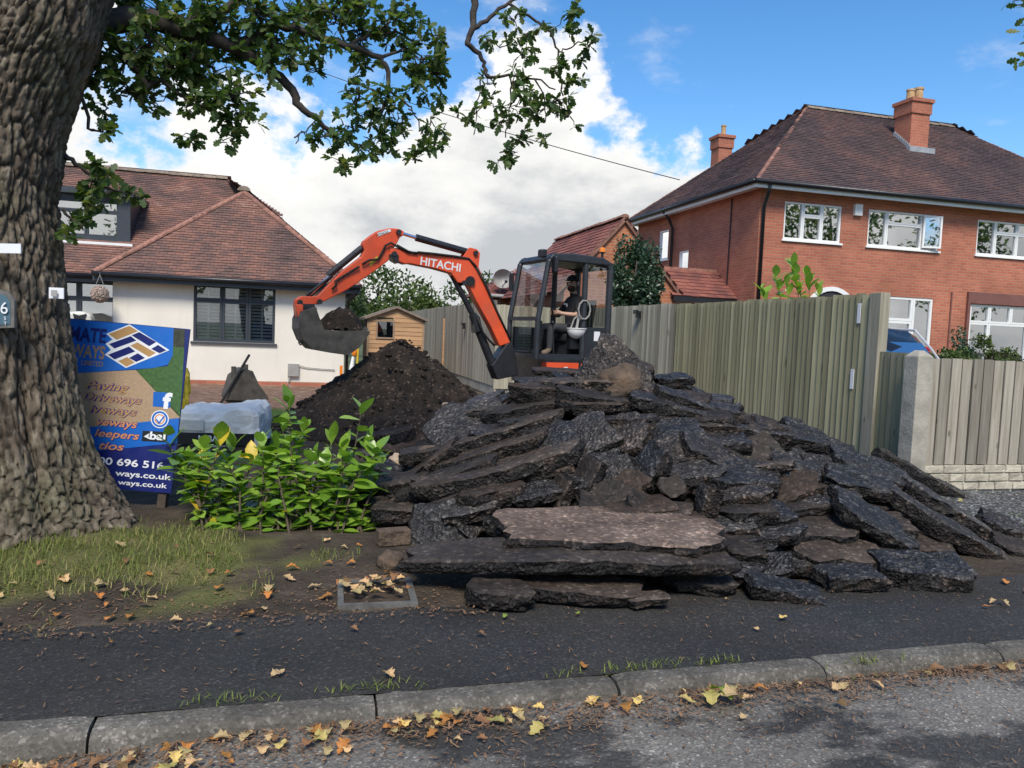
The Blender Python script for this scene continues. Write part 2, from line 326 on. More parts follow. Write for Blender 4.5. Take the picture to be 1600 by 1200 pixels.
simple('cloth_black', (0.012, 0.013, 0.016), 0.9, 0.25, 25)
simple('cloth_grey', (0.035, 0.036, 0.042), 0.9, 0.25, 25)
simple('beard', (0.03, 0.02, 0.015), 0.9, 0.3, 40)
simple('boot', (0.16, 0.12, 0.085), 0.85, 0.3, 20)
simple('sign_blue', (0.008, 0.115, 0.46), 0.4, 0.04); simple('sign_navy', (0.008, 0.016, 0.13), 0.4, 0.06)
simple('sign_tan', (0.36, 0.255, 0.16), 0.45, 0.14, 60); simple('sign_gold', (0.42, 0.25, 0.10), 0.4, 0.05)
simple('sign_grass', (0.045, 0.11, 0.028), 0.45, 0.3, 40); simple('sign_hedge', (0.03, 0.035, 0.02), 0.5, 0.5, 25)
simple('sign_white', (0.74, 0.76, 0.78), 0.4, 0.03); simple('sign_orange', (0.62, 0.27, 0.12), 0.4, 0.05)
simple('sign_purple', (0.06, 0.03, 0.19), 0.4, 0.05); simple('sign_brown', (0.30, 0.20, 0.13), 0.4, 0.05)
simple('plaque_blue', (0.055, 0.115, 0.15), 0.5, 0.1)
simple('timber_post', (0.06, 0.045, 0.035), 0.85, 0.3, 12)
simple('plastic_wrap', (0.80, 0.77, 0.71), 0.5, 0.12, 5, 0.7, 14, bdist=0.02, spec=0.3)
simple('bag_white', (0.62, 0.61, 0.56), 0.6, 0.1, 6, 0.4, 18, bdist=0.02)
simple('bag_black', (0.015, 0.016, 0.018), 0.4, 0.2)
simple('yellow_bag', (0.62, 0.45, 0.03), 0.5, 0.25, 12, 0.5, 20)
simple('rock', (0.10, 0.068, 0.045), 0.9, 0.5, 9, 0.9, 22, bdist=0.03)
simple('stone_pale', (0.34, 0.26, 0.19), 0.9, 0.3, 9, 0.8, 22, bdist=0.02)
simple('galvanised', (0.11, 0.105, 0.095), 0.65, 0.4, 12)
simple('car_black', (0.010, 0.011, 0.014), 0.12, 0.1, spec=0.7)
simple('flower_ball', (0.34, 0.26, 0.21), 0.9, 0.6, 30, 0.8, 40, bdist=0.02)
simple('red_bloom', (0.6, 0.03, 0.05), 0.6, 0.2); simple('cable_grey', (0.3, 0.29, 0.27), 0.6, 0.1)
simple('silver', (0.55, 0.56, 0.58), 0.35, 0.08)
simple('roof_felt', (0.21, 0.165, 0.13), 0.9, 0.2, 10)

# ------------------------------------------------------------------ mesh builder
class MB:
    def __init__(s): s.v = []; s.f = []; s.m = []; s.tone = []
    def face(s, idx, mi=0, tone=0.5): s.f.append(tuple(idx)); s.m.append(mi); s.tone.append(tone)
    def poly(s, pts, mi=0, tone=0.5):
        b = len(s.v); s.v += [tuple(p) for p in pts]; s.face(range(b, b+len(pts)), mi, tone)
    def hexa(s, c, mi=0, tone=0.5):          # 8 corners: bottom 4 ccw, top 4 ccw
        b = len(s.v); s.v += [tuple(p) for p in c]
        for q in ((0, 3, 2, 1), (4, 5, 6, 7), (0, 1, 5, 4), (1, 2, 6, 5), (2, 3, 7, 6), (3, 0, 4, 7)): s.face([b+i for i in q], mi, tone)
    def box(s, x0, x1, y0, y1, z0, z1, mi=0, M=None, tone=0.5):
        c = [Vector(p) for p in ((x0, y0, z0), (x1, y0, z0), (x1, y1, z0), (x0, y1, z0), (x0, y0, z1), (x1, y0, z1), (x1, y1, z1), (x0, y1, z1))]
        s.hexa([M @ p for p in c] if M else c, mi, tone)
    def bar(s, a, b, w, h, up=(0, 0, 1), mi=0):
        a, b = Vector(a), Vector(b); d = (b-a).normalized(); u = Vector(up)
        x = d.cross(u); x = x.normalized() if x.length > 1e-4 else Vector((1, 0, 0)); y = x.cross(d)
        c = [p + x*(sx*w/2) + y*(sy*h/2) for p in (a, b) for sx, sy in ((-1, -1), (1, -1), (1, 1), (-1, 1))]
        s.hexa(c, mi)
    def prism(s, outline, ax, thick, mi=0):  # outline: 3D points of a flat shape, thickened along ax (both ways)
        ax = Vector(ax).normalized()*thick/2; n = len(outline); b = len(s.v)
        s.v += [tuple(Vector(p)-ax) for p in outline] + [tuple(Vector(p)+ax) for p in outline]
        s.face(range(b+n-1, b-1, -1), mi); s.face(range(b+n, b+2*n), mi)
        for i in range(n): s.face((b+i, b+(i+1) % n, b+n+(i+1) % n, b+n+i), mi)
    def tube(s, pts, rad, n=8, mi=0, cap=True, tone=0.5):
        pts = [Vector(p) for p in pts]; k = len(pts); b = len(s.v)
        rads = rad if isinstance(rad, (list, tuple)) else [rad]*k
        pu = None
        for i, p in enumerate(pts):
            d = (pts[min(i+1, k-1)] - pts[max(i-1, 0)]).normalized()
            if pu is None: pu = d.orthogonal().normalized()
            u = pu - d*pu.dot(d); u = u.normalized() if u.length > 1e-5 else d.orthogonal().normalized(); pu = u; w = d.cross(u)
            s.v += [tuple(p + (u*cos(2*pi*j/n) + w*sin(2*pi*j/n))*rads[i]) for j in range(n)]
        for i in range(k-1):
            for j in range(n): s.face((b+i*n+j, b+i*n+(j+1) % n, b+(i+1)*n+(j+1) % n, b+(i+1)*n+j), mi, tone)
        if cap: s.face(range(b+n-1, b-1, -1), mi, tone); s.face(range(b+(k-1)*n, b+k*n), mi, tone)
    def ball(s, c, r, nu=12, nv=8, mi=0, jit=0.0, seed=0):
        c = Vector(c); r = Vector((r, r, r)) if isinstance(r, (int, float)) else Vector(r); b = len(s.v)
        for i in range(nv+1):
            th = pi*i/nv
            for j in range(nu):
                d = Vector((sin(th)*cos(2*pi*j/nu), sin(th)*sin(2*pi*j/nu), cos(th)))
                k = 1 + (jit*noise.noise(d*2.2+Vector((seed, seed*1.7, 0))) if jit else 0)
                s.v.append((c.x+d.x*r.x*k, c.y+d.y*r.y*k, c.z+d.z*r.z*k))
        for i in range(nv):
            for j in range(nu): s.face((b+i*nu+j, b+(i+1)*nu+j, b+(i+1)*nu+(j+1) % nu, b+i*nu+(j+1) % nu), mi)
    def build(s, name, mats, parent=None, smooth=False, tone=False, loc=None):
        me = bpy.data.meshes.new(name); me.from_pydata(s.v, [], s.f)
        for m in (mats if isinstance(mats, (list, tuple)) else [mats]): me.materials.append(MATS[m])
        me.polygons.foreach_set('material_index', s.m)
        if smooth: me.polygons.foreach_set('use_smooth', [True]*len(s.f))
        if tone:
            a = me.attributes.new('tone', 'FLOAT', 'FACE'); a.data.foreach_set('value', s.tone)
        me.update(); me.validate()
        return link(name, me, parent, loc)
def link(name, me, parent=None, loc=None):
    o = bpy.data.objects.new(name, me); COL.objects.link(o)
    if loc is not None: o.location = loc
    if parent is not None: o.parent = parent
    return o
def tag(o, label=None, cat=None, group=None, kind=None):
    for k, v in (('label', label), ('category', cat), ('group', group), ('kind', kind)):
        if v: o[k] = v
    return o
def empty(name, loc=(0, 0, 0), label=None, cat=None, group=None, rz=0.0):
    o = bpy.data.objects.new(name, None); COL.objects.link(o); o.location = loc; o.rotation_euler.z = rz; o.empty_display_size = 0.1
    return tag(o, label, cat, group)
def one(fn, name, mat, parent=None, **k):
    mb = MB(); fn(mb); return mb.build(name, mat, parent, **k)
def recalc(o):
    bm = bmesh.new(); bm.from_mesh(o.data); bmesh.ops.recalc_face_normals(bm, faces=bm.faces); bm.to_mesh(o.data); bm.free()
def bevel(o, w, seg=2):
    md = o.modifiers.new('bevel', 'BEVEL'); md.width = w; md.segments = seg; md.limit_method = 'ANGLE'; return o
def fbm(p, o=5): return noise.fractal(p, 0.9, 2.1, o)

# ================================================================== SETTING: ground, road, kerb, path
KY0, KY1 = 2.77, 2.895
def sheet(name, x0, x1, y0, y1, z, mat, kind='structure', step=None, amp=0.0):
    nx = max(1, int((x1-x0)/step)) if step else 1; ny = max(1, int((y1-y0)/step)) if step else 1
    mb = MB()
    for j in range(ny+1):
        for i in range(nx+1):
            x, y = x0+(x1-x0)*i/nx, y0+(y1-y0)*j/ny
            mb.v.append((x, y, z + (amp*fbm(Vector((x*0.9, y*0.9, 3))) if amp else 0)))
    for j in range(ny):
        for i in range(nx):
            a = j*(nx+1)+i; mb.face((a, a+1, a+nx+2, a+nx+1))
    return tag(mb.build(name, mat, smooth=True), kind=kind)
sheet('terrain', -900, 900, -900, 1200, -0.32, 'far_ground')
def road_z(x): return -0.052 - 0.055*(1-min(1, max(0, (x+1.0)/1.5)))**2
rd = sheet('road', -40, 40, -6.5, KY0+0.02, 0.0, 'road', step=0.25, amp=0.006)
for v in rd.data.vertices: v.co.z += road_z(v.co.x)
sheet('pavement', -40, 40, -9.0, -6.5, 0.0, 'path')
sheet('footpath', -40, 40, KY1-0.004, 3.78, -0.004, 'path', step=0.08, amp=0.008)
kerb = empty('kerb'); tag(kerb, kind='structure')
KJ = [-0.69+0.968*i for i in range(-5, 12)]
prof = [(KY1, -0.25), (KY1, 0.0), (KY0+0.055, 0.0), (KY0+0.03, -0.008), (KY0+0.012, -0.03), (KY0, -0.075), (KY0, -0.25)]
for i in range(len(KJ)-1):
    mb = MB(); dz = R.uniform(-0.005, 0.004); dy = R.uniform(-0.005, 0.005); n = 14
    xs = [KJ[i]+0.005+(KJ[i+1]-KJ[i]-0.010)*k/n for k in range(n+1)]
    for k, x in enumerate(xs):
        e = 0.006 if k in (0, n) else 0
        for q, (y, z) in enumerate(prof):
            w = 0.004*fbm(Vector((x*7, q*1.3, i))) if 1 <= q <= 5 else 0
            chip = 0.018*max(0, noise.noise(Vector((x*9, i*3.1, q*0.4)))-0.35) if 2 <= q <= 4 else 0
            mb.v.append((x, y+dy+(w if q > 1 else 0)+chip, z+dz+w-(e if q in (1, 2, 3) else 0)-chip))
    m = len(prof)
    for k in range(n):
        for q in range(m-1): mb.face((k*m+q, (k+1)*m+q, (k+1)*m+q+1, k*m+q+1))
    mb.face(range(m-1, -1, -1)); mb.face(range(n*m, n*m+m))
    o = mb.build('kerb_stone', 'kerb', kerb); recalc(o)

# building site ground: soil, verge grass, lawn, brick-red hardcore by the bungalow, gravel by the low fence
def sm(a, b, x):
    t_ = min(1, max(0, (x-a)/(b-a))); return t_*t_*(3-2*t_)
GX0, GX1, GY0, GY1, GS = -9.0, 12.0, 3.72, 24.0, 0.09
def ground_z(x, y):
    z = 0.02*fbm(Vector((x*1.1, y*1.1, 0))) + 0.012*fbm(Vector((x*5, y*5, 2)), 3)
    z += 0.05*exp(-((x+1.7)**2+(y-4.9)**2)/1.1)                       # rise round the oak
    z *= sm(3.72, 3.95, y)
    return z - 0.012
mb = MB(); at = {k: [] for k in ('grass', 'lawn', 'red', 'gravel')}
nx, ny = int((GX1-GX0)/GS), int((GY1-GY0)/GS)
for j in range(ny+1):
    for i in range(nx+1):
        x, y = GX0+GS*i, GY0+GS*j
        mb.v.append((x, y, ground_z(x, y)))
        n1 = fbm(Vector((x*1.3, y*1.3, 9)))*0.5
        at['grass'].append(sm(0.1, 0.5, 0.8-abs((x+1.4)/1.9)**2 - abs((y-4.75)/1.05)**2 + n1*1.6) if x < 2 else 0.0)
        at['lawn'].append(sm(-0.15, 0.1, min(x+6, -0.25-x, y-8.2, 13.4-y) + n1*0.5))
        at['red'].append(sm(-0.3, 0.5, min(y-13.2, 1.6-x+0.0) + n1*1.2))
        at['gravel'].append(sm(-0.1, 0.1, min(x-5.2, y-4.6, 6.4-y) + n1*0.3))
for j in range(ny):
    for i in range(nx):
        a = j*(nx+1)+i; mb.face((a, a+1, a+nx+2, a+nx+1))
site = mb.build('ground', 'ground_mix', smooth=True); tag(site, kind='structure')
for k, v in at.items():
    a = site.data.attributes.new(k, 'FLOAT', 'POINT'); a.data.foreach_set('value', v)

# ================================================================== walls, windows, roofs
def wall_quads(mb, P, u0, u1, z0, z1, holes, depth, mi=0):
    """P(u, d, z) -> point; front face with openings and their reveals."""
    us = sorted({u0, u1, *[h[0] for h in holes], *[h[1] for h in holes]}); zs = sorted({z0, z1, *[h[2] for h in holes], *[h[3] for h in holes]})
    for a, b in zip(us, us[1:]):
        for c, d in zip(zs, zs[1:]):
            if any(h[0] <= (a+b)/2 <= h[1] and h[2] <= (c+d)/2 <= h[3] for h in holes): continue
            mb.poly([P(a, 0, c), P(b, 0, c), P(b, 0, d), P(a, 0, d)], mi)
    for a, b, c, d in holes:
        mb.poly([P(a, 0, c), P(a, depth, c), P(a, depth, d), P(a, 0, d)], mi); mb.poly([P(b, 0, c), P(b, 0, d), P(b, depth, d), P(b, depth, c)], mi)
        mb.poly([P(a, 0, d), P(a, depth, d), P(b, depth, d), P(b, 0, d)], mi); mb.poly([P(a, 0, c), P(b, 0, c), P(b, depth, c), P(a, depth, c)], mi)
def rect_bars(mb, P, a, b, c, d, w, d0, d1, mi=0):
    def bx(u0, u1, v0, v1):
        mb.hexa([P(u0, d0, v0), P(u1, d0, v0), P(u1, d1, v0), P(u0, d1, v0), P(u0, d0, v1), P(u1, d0, v1), P(u1, d1, v1), P(u0, d1, v1)], mi)
    bx(a, a+w, c, d); bx(b-w, b, c, d); bx(a+w, b-w, d-w, d); bx(a+w, b-w, c, c+w)
def window(parent, P, a, b, c, d, cells, fmat, glass='glass_house', fw=0.05, sill=None, inside=None, wall_d=0.09, curtains=False, open_cell=None):
    """cells: list of (u0,u1,v0,v1) fractions. Frame bars are one mesh; each pane, the sill and blinds are its sub-parts."""
    mb = MB(); W, Hh = b-a, d-c
    rect_bars(mb, P, a, b, c, d, fw, wall_d-0.06, wall_d+0.01)
    for (u0, u1, v0, v1) in cells:
        rect_bars(mb, P, a+W*u0+0.003, a+W*u1-0.003, c+Hh*v0+0.003, c+Hh*v1-0.003, fw*0.85, wall_d-0.072, wall_d+0.004)
    fr = mb.build('window', fmat, parent)
    for k, (u0, u1, v0, v1) in enumerate(cells):
        e = fw*0.8
        A, B, C, D = a+W*u0+e, a+W*u1-e, c+Hh*v0+e, c+Hh*v1-e
        one(lambda m: m.hexa([P(A, wall_d-0.03, C), P(B, wall_d-0.03, C), P(B, wall_d-0.022, C), P(A, wall_d-0.022, C), P(A, wall_d-0.03, D), P(B, wall_d-0.03, D), P(B, wall_d-0.022, D), P(A, wall_d-0.022, D)]), 'pane', glass, fr)
        if inside == 'shutter':
            m = MB(); n = max(3, int((D-C)/0.072))
            for i in range(n):
                z = C+(D-C)*(i+0.5)/n
                m.hexa([P(A, wall_d+0.03, z-0.022), P(B, wall_d+0.03, z-0.022), P(B, wall_d+0.065, z+0.016), P(A, wall_d+0.065, z+0.016), P(A, wall_d+0.03, z-0.014), P(B, wall_d+0.03, z-0.014), P(B, wall_d+0.065, z+0.024), P(A, wall_d+0.065, z+0.024)])
            um = (A+B)/2
            m.hexa([P(um-0.018, wall_d+0.012, C), P(um+0.018, wall_d+0.012, C), P(um+0.018, wall_d+0.028, C), P(um-0.018, wall_d+0.028, C), P(um-0.018, wall_d+0.012, D), P(um+0.018, wall_d+0.012, D), P(um+0.018, wall_d+0.028, D), P(um-0.018, wall_d+0.028, D)])
            tag(m.build('shutter_slats', 'white_upvc', fr), kind='stuff')
    if sill:
        one(lambda m: m.hexa([P(a-0.05, -0.05, c-0.05), P(b+0.05, -0.05, c-0.05), P(b+0.05, wall_d, c-0.05), P(a-0.05, wall_d, c-0.05), P(a-0.05, -0.045, c-0.003), P(b+0.05, -0.045, c-0.003), P(b+0.05, wall_d, c-0.003), P(a-0.05, wall_d, c-0.003)]), 'sill', sill, fr)
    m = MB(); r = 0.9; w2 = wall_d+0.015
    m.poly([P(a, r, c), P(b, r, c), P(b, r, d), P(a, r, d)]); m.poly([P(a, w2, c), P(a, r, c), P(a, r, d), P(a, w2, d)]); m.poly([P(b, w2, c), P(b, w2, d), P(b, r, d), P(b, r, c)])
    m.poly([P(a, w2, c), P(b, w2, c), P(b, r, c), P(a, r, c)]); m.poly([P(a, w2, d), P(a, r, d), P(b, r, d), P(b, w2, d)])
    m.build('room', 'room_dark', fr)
    if curtains:
        m = MB(); n = 40
        for s0, s1 in ((0.03, 0.26), (0.74, 0.97)):
            b0 = len(m.v)
            for i in range(n+1):
                u = a+W*(s0+(s1-s0)*i/n); dd = 0.24+0.03*sin(i*1.25)
                m.v += [tuple(P(u, dd, c+0.02)), tuple(P(u, dd, d-0.02))]
            for i in range(n): m.face((b0+2*i, b0+2*i+2, b0+2*i+3, b0+2*i+1))
        m.build('curtain', 'curtain', fr, smooth=True)
    return fr
def inside_poly(p, poly):
    c = False; n = len(poly)
    for i in range(n):
        a, b = poly[i], poly[i-1]
        if (a[1] > p[1]) != (b[1] > p[1]) and p[0] < (b[0]-a[0])*(p[1]-a[1])/(b[1]-a[1]) + a[0]: c = not c
    return c
def roof_plane(parent, pts, mat, gauge=0.1, tw=0.165, rng=R, name='tiles'):
    """pts: 3D polygon, first edge is the eaves. Lays overlapping plain tiles, course by course."""
    pts = [Vector(p) for p in pts]; o = pts[0]; u = (pts[1]-pts[0]).normalized(); n = u.cross(pts[2]-pts[0]).normalized()
    if n.z < 0: n = -n
    v = n.cross(u)
    if v.z < 0: v = -v
    loc = [((p-o).dot(u), (p-o).dot(v)) for p in pts]
    u0, u1 = min(l[0] for l in loc), max(l[0] for l in loc); v1 = max(l[1] for l in loc)
    mb = MB()
    under = [p - n*0.05 for p in pts]; mb.poly(under, 0, 0.2)
    row = 0; vv = -0.04
    while vv < v1:
        uu = u0 - tw*(0.5 if row % 2 else 0); sag = 0.006*noise.noise(Vector((row*0.7, 0, 5)))
        while uu < u1:
            if inside_poly((uu+tw/2, max(0.02, vv+gauge*0.5)), loc):
                l0, l1 = uu+0.0025, uu+tw-0.0025; dv = rng.uniform(-0.005, 0.005); h = 0.020+rng.uniform(-0.003, 0.006)
                a, b_, c_, d_ = (o+u*l0+v*(vv+dv)+n*(h+sag)), (o+u*l1+v*(vv+dv)+n*(h+sag+rng.uniform(-0.003, 0.003))), (o+u*l1+v*(vv+gauge+0.02)+n*0.004), (o+u*l0+v*(vv+gauge+0.02)+n*0.004)
                tn = rng.random(); mb.poly([a, b_, c_, d_], 0, tn); mb.poly([a-n*0.024, b_-n*0.024, b_, a], 0, tn*0.4)
            uu += tw
        vv += gauge; row += 1
    return tag(mb.build(name, mat, parent, tone=True), kind='stuff')
def ridge_run(parent, a, b, mat, name='ridge_tile', step=0.30, r=0.12, down=0.05):
    a, b = Vector(a), Vector(b); L = (b-a).length; n = max(2, int(L/step)); d = (b-a)/n; me = None
    for i in range(n):
        if me is None:
            mb = MB(); k = 7; dl = d.length
            ex = d.normalized(); sd = ex.cross(Vector((0, 0, 1))).normalized(); up = sd.cross(ex)
            for t_, rr in ((0.0, r*1.06), (dl*0.12, r*1.06), (dl*0.13, r), (dl*1.02, r*0.96)):
                for q in range(k):
                    an = pi*q/(k-1); mb.v.append(tuple(ex*t_ + sd*cos(an)*rr + up*(sin(an)*rr*0.75)))
            for s_ in range(3):
                for q in range(k-1): mb.face((s_*k+q, s_*k+q+1, (s_+1)*k+q+1, (s_+1)*k+q))
            mb.face(range(k)); mb.face(range(4*k-1, 3*k-1, -1))
            o = mb.build(name, mat, parent); recalc(o); me = o.data
        else: o = link(name, me, parent)
        o.location = a + d*i - Vector((0, 0, down)) + Vector((0, 0, R.uniform(-0.008, 0.008)))
def gutter(parent, a, b, mat, r=0.055):
    one(lambda m: m.tube([a, b], r, 8), 'gutter', mat, parent, smooth=True)

# ------------------------------------------------------------------ bungalow (left)
WY = 18.2; WX0, WX1 = -4.05, 0.82; EZ = 2.34; MY = 19.3; MX0 = -13.0
bung = empty('bungalow', ((WX0+WX1)/2, WY, 0), 'cream rendered bungalow with brown tiled hipped roof and dark grey windows', 'house')
off_b = Vector(((WX0+WX1)/2, WY, 0))
def inb(o): o.location = Vector(o.location) - off_b if o.parent is bung else o.location; return o
BUNG0 = set(bpy.data.objects)
PF = lambda u, d, z: Vector((u, WY+d, z)); PM = lambda u, d, z: Vector((u, MY+d, z))
PR = lambda u, d, z: Vector((WX1-d, u, z))
wwin = (-2.44, -0.72, 0.94, 2.24)
mb = MB()
wall_quads(mb, PF, WX0, WX1, 0.05, EZ, [wwin], 0.10)
wall_quads(mb, PR, WY, WY+7.5, 0.05, EZ, [], 0.1)
mb.poly([(WX0, WY, 0.05), (WX0, WY, EZ), (WX0, MY, EZ), (WX0, MY, 0.05)])
mwin = (-5.75, -4.25, 0.95, 2.18); mwin2 = (-9.5, -7.6, 0.95, 2.18)
wall_quads(mb, PM, MX0, WX0, 0.05, EZ, [mwin, mwin2], 0.1)
mb.poly([(MX0, MY, 0.05), (MX0, MY+7, 0.05), (MX0, MY+7, EZ), (MX0, MY, EZ)])
mb.poly([(MX0, WY+7.6, 0.05), (WX1, WY+7.5, 0.05), (WX1, WY+7.5, EZ), (MX0, WY+7.6, EZ)])
mb.build('wall', 'render_cream', bung)
mb = MB(); mb.box(WX0-0.01, WX1+0.012, WY-0.012, WY+0.2, -0.2, 0.085); mb.box(MX0, WX0, MY-0.012, MY+0.2, -0.2, 0.085); mb.build('brick_plinth', 'brick_red', bung)
c3 = [(0, 0.345, 0, 0.70), (0.345, 0.665, 0, 0.70), (0.665, 1, 0, 0.70), (0, 0.345, 0.70, 1), (0.345, 0.665, 0.70, 1), (0.665, 1, 0.70, 1)]
window(bung, PF, *wwin, c3, 'anthracite', sill='anthracite', inside='shutter', fw=0.06, glass='glass_cab')
window(bung, PM, *mwin, [(0, 0.5, 0, 0.68), (0.5, 1, 0, 0.68), (0, 0.5, 0.68, 1), (0.5, 1, 0.68, 1)], 'anthracite', sill='anthracite', fw=0.06)
window(bung, PM, *mwin2, c3, 'anthracite', sill='anthracite', fw=0.06)
# roof
ov = 0.30; e0 = EZ-0.02
hw = (WX1-WX0)/2+ov; ax = (WX0+WX1)/2; AZ = 4.66; AY = WY-ov+hw
roof = one(lambda m: m.box(WX0-ov, WX1+ov, WY-ov, WY+0.3, e0-0.012, e0+0.004), 'roof', 'anthracite', bung)
A = Vector((ax, AY, AZ)); El, Er = Vector((WX0-ov, WY-ov, e0)), Vector((WX1+ov, WY-ov, e0))
RY, RZ = 23.1, 5.36; RXR = -2.25
roof_plane(roof, [El, Er, A], 'tile_bungalow')
back = Vector((ax, RY-0.3, AZ))
roof_plane(roof, [Er, Vector((WX1+ov, 26.9, e0)), Vector((RXR, RY, RZ)), A], 'tile_bungalow')
# left slope of the wing meets the main roof in a valley
roof_plane(roof, [Vector((WX0-ov, MY+0.9, e0)), El, A, back], 'tile_bungalow')
ms = (RZ-e0)/(RY-(MY-ov))
roof_plane(roof, [Vector((MX0, MY-ov, e0)), Vector((ax+0.9, MY-ov, e0)), Vector((ax+0.9, 21.6, e0+ms*(21.6-MY+ov))), Vector((RXR, RY, RZ)), Vector((MX0+1, RY, RZ))], 'tile_bungalow')
roof_plane(roof, [Vector((WX1, 26.9, e0)), Vector((MX0, 26.9, e0)), Vector((MX0+1, RY, RZ)), Vector((RXR, RY, RZ))], 'tile_bungalow', 0.2, 0.33)
ridge_run(roof, (MX0+1, RY, RZ+0.03), (RXR, RY, RZ+0.03), 'ridge_tile', r=0.13)
ridge_run(roof, A+Vector((0, 0, 0.03)), El+Vector((0, 0, 0.05)), 'hip_tile', 'hip_tile', 0.22, 0.09)
ridge_run(roof, A+Vector((0, 0, 0.03)), Er+Vector((0, 0, 0.05)), 'hip_tile', 'hip_tile', 0.22, 0.09)
ridge_run(roof, A+Vector((0, -0.1, 0.06)), A+Vector((0, 0.9, 0.06)), 'ridge_tile', r=0.15)
mb = MB(); mb.box(WX0-ov, WX1+ov, WY-ov-0.02, WY-ov, e0-0.17, e0-0.012); mb.box(WX1+ov, WX1+ov+0.02, WY-ov-0.02, WY+8, e0-0.17, e0-0.014); mb.box(WX0-ov-0.02, WX0-ov, WY-ov-0.02, MY-ov, e0-0.17, e0-0.014)
mb.box(MX0, WX0-ov, MY-ov-0.02, MY-ov, e0-0.17, e0-0.012); mb.build('fascia', 'anthracite', bung)
mb = MB(); mb.box(WX0-ov, WX1+ov, WY-ov, WY, e0-0.16, e0-0.14); mb.box(MX0, WX0, MY-ov, MY, e0-0.16, e0-0.14); mb.build('soffit', 'anthracite', bung)
gutter(bung, (WX0-ov, WY-ov-0.07, e0-0.03), (WX1+ov, WY-ov-0.07, e0-0.03), 'black_plastic'); gutter(bung, (MX0, MY-ov-0.07, e0-0.03), (WX0-ov, MY-ov-0.07, e0-0.03), 'black_plastic')
one(lambda m: m.tube([(WX1+0.22, WY-0.36, e0-0.06), (WX1+0.2, WY-0.3, e0-0.2), (WX1+0.06, WY-0.07, e0-0.36), (WX1+0.06, WY-0.07, 0.1)], 0.036), 'downpipe', 'black_plastic', bung, smooth=True)
# dormer on the main slope
DX0, DX1, DY = -6.6, -4.12, 20.15; DZ0 = e0+ms*(DY-MY+ov)
PD = lambda u, d, z: Vector((u, DY+d, z))
dm = MB(); wall_quads(dm, PD, DX0, DX1, DZ0-0.03, 4.22, [(DX0+0.2, DX1-0.26, DZ0+0.1, 4.1)], 0.1)
dm.poly([(DX1, DY, DZ0-0.05), (DX1, 22.2, 4.22), (DX1, DY, 4.22)]); dm.poly([(DX0, DY, DZ0-0.05), (DX0, DY, 4.22), (DX0, 22.2, 4.22)])
dorm = dm.build('dormer', 'anthracite', bung)
mb = MB(); mb.box(DX0-0.15, DX1+0.12, DY-0.18, 22.3, 4.22, 4.36); mb.build('dormer_roof', 'anthracite', dorm)
one(lambda m: m.box(DX0-0.05, DX1+0.08, DY-0.16, DY+0.02, DZ0-0.10, DZ0-0.04), 'flashing', 'white_paint', dorm)
dw = window(bung, PD, DX0+0.2, DX1-0.26, DZ0+0.1, 4.1, [(0, .33, 0, .7), (.33, .66, 0, .7), (.66, 1, 0, .7), (0, .33, .7, 1), (.33, .66, .7, 1), (.66, 1, .7, 1)], 'anthracite', fw=0.045, inside='shutter')
# socket box and cable on the wall, lamp column
one(lambda m: m.box(-0.42, -0.18, WY-0.09, WY-0.002, 0.22, 0.5), 'meter_box', 'cable_grey', bung)
one(lambda m: m.tube([(-0.35, WY-0.05, 0.22), (-0.42, WY-0.06, 0.05), (-0.33, WY-0.07, -0.05)], 0.012, 6), 'cable', 'cable_grey', bung)
one(lambda m: m.tube([(-0.2, WY-0.04, 0.47), (0.0, WY-0.03, 0.42), (0.3, WY-0.03, 0.40), (0.62, WY-0.03, 0.39)], 0.010, 6), 'cable', 'cable_grey', bung)
for o in set(bpy.data.objects) - BUNG0:
    if o.parent is bung: o.location = Vector(o.location) - off_b

# ------------------------------------------------------------------ brick house (right)
HX0, HX1, HY, HB, HE = 10.57, 23.1, 16.8, 24.0, 5.2
HOUSE0 = set(bpy.data.objects); off_h = Vector((HX0, HY, 0))
hs_ = empty('brick_house', off_h, 'two storey red brick house with hipped tiled roof, white windows and chimneys', 'house')
PH = lambda u, d, z: Vector((u, HY+d, z)); PS = lambda u, d, z: Vector((HX0+d, u, z))
w1 = (11.26, 12.90, 3.98, 4.90); w2 = (13.70, 15.90, 3.98, 4.90); w3 = (17.12, 19.2, 3.98, 4.90)
dr = (13.95, 15.88, 0.15, 2.74); bay = (17.1, 20.4, 1.05, 2.66)
mb = MB(); wall_quads(mb, PH, HX0, HX1, -0.1, HE, [w1, w2, w3, dr, bay], 0.1)
s1 = (20.35, 20.95, 2.9, 4.0); s2 = (21.7, 22.35, 3.85, 4.75)
wall_quads(mb, PS, HY, HB, -0.1, HE, [s1, s2], 0.1)
mb.poly([(HX1, HY, -0.1), (HX1, HB, -0.1), (HX1, HB, HE), (HX1, HY, HE)]); mb.poly([(HX1, HB, -0.1), (HX0, HB, -0.1), (HX0, HB, HE), (HX1, HB, HE)])
mb.build('wall', 'brick_red', hs_)
W3 = [(0, .33, 0, 1), (.33, .66, 0, .66), (.33, .66, .66, 1), (.66, 1, 0, 1)]
window(hs_, PH, *w1, W3, 'white_upvc', sill='white_upvc')
window(hs_, PH, *w2, [(0, .26, 0, 1), (.26, .76, 0, .66), (.26, .76, .66, 1), (.76, 1, 0, 1)], 'white_upvc', sill='white_upvc')
window(hs_, PH, *w3, [(0, .3, 0, 1), (.3, .65, 0, .66), (.3, .65, .66, 1), (.65, 1, 0, .66), (.65, 1, .66, 1)], 'white_upvc', sill='white_upvc', curtains=True)
window(hs_, PH, *dr, [(0, .68, 0, .76), (0, .68, .76, 1), (.68, 1, 0, 1)], 'white_upvc', fw=0.075)
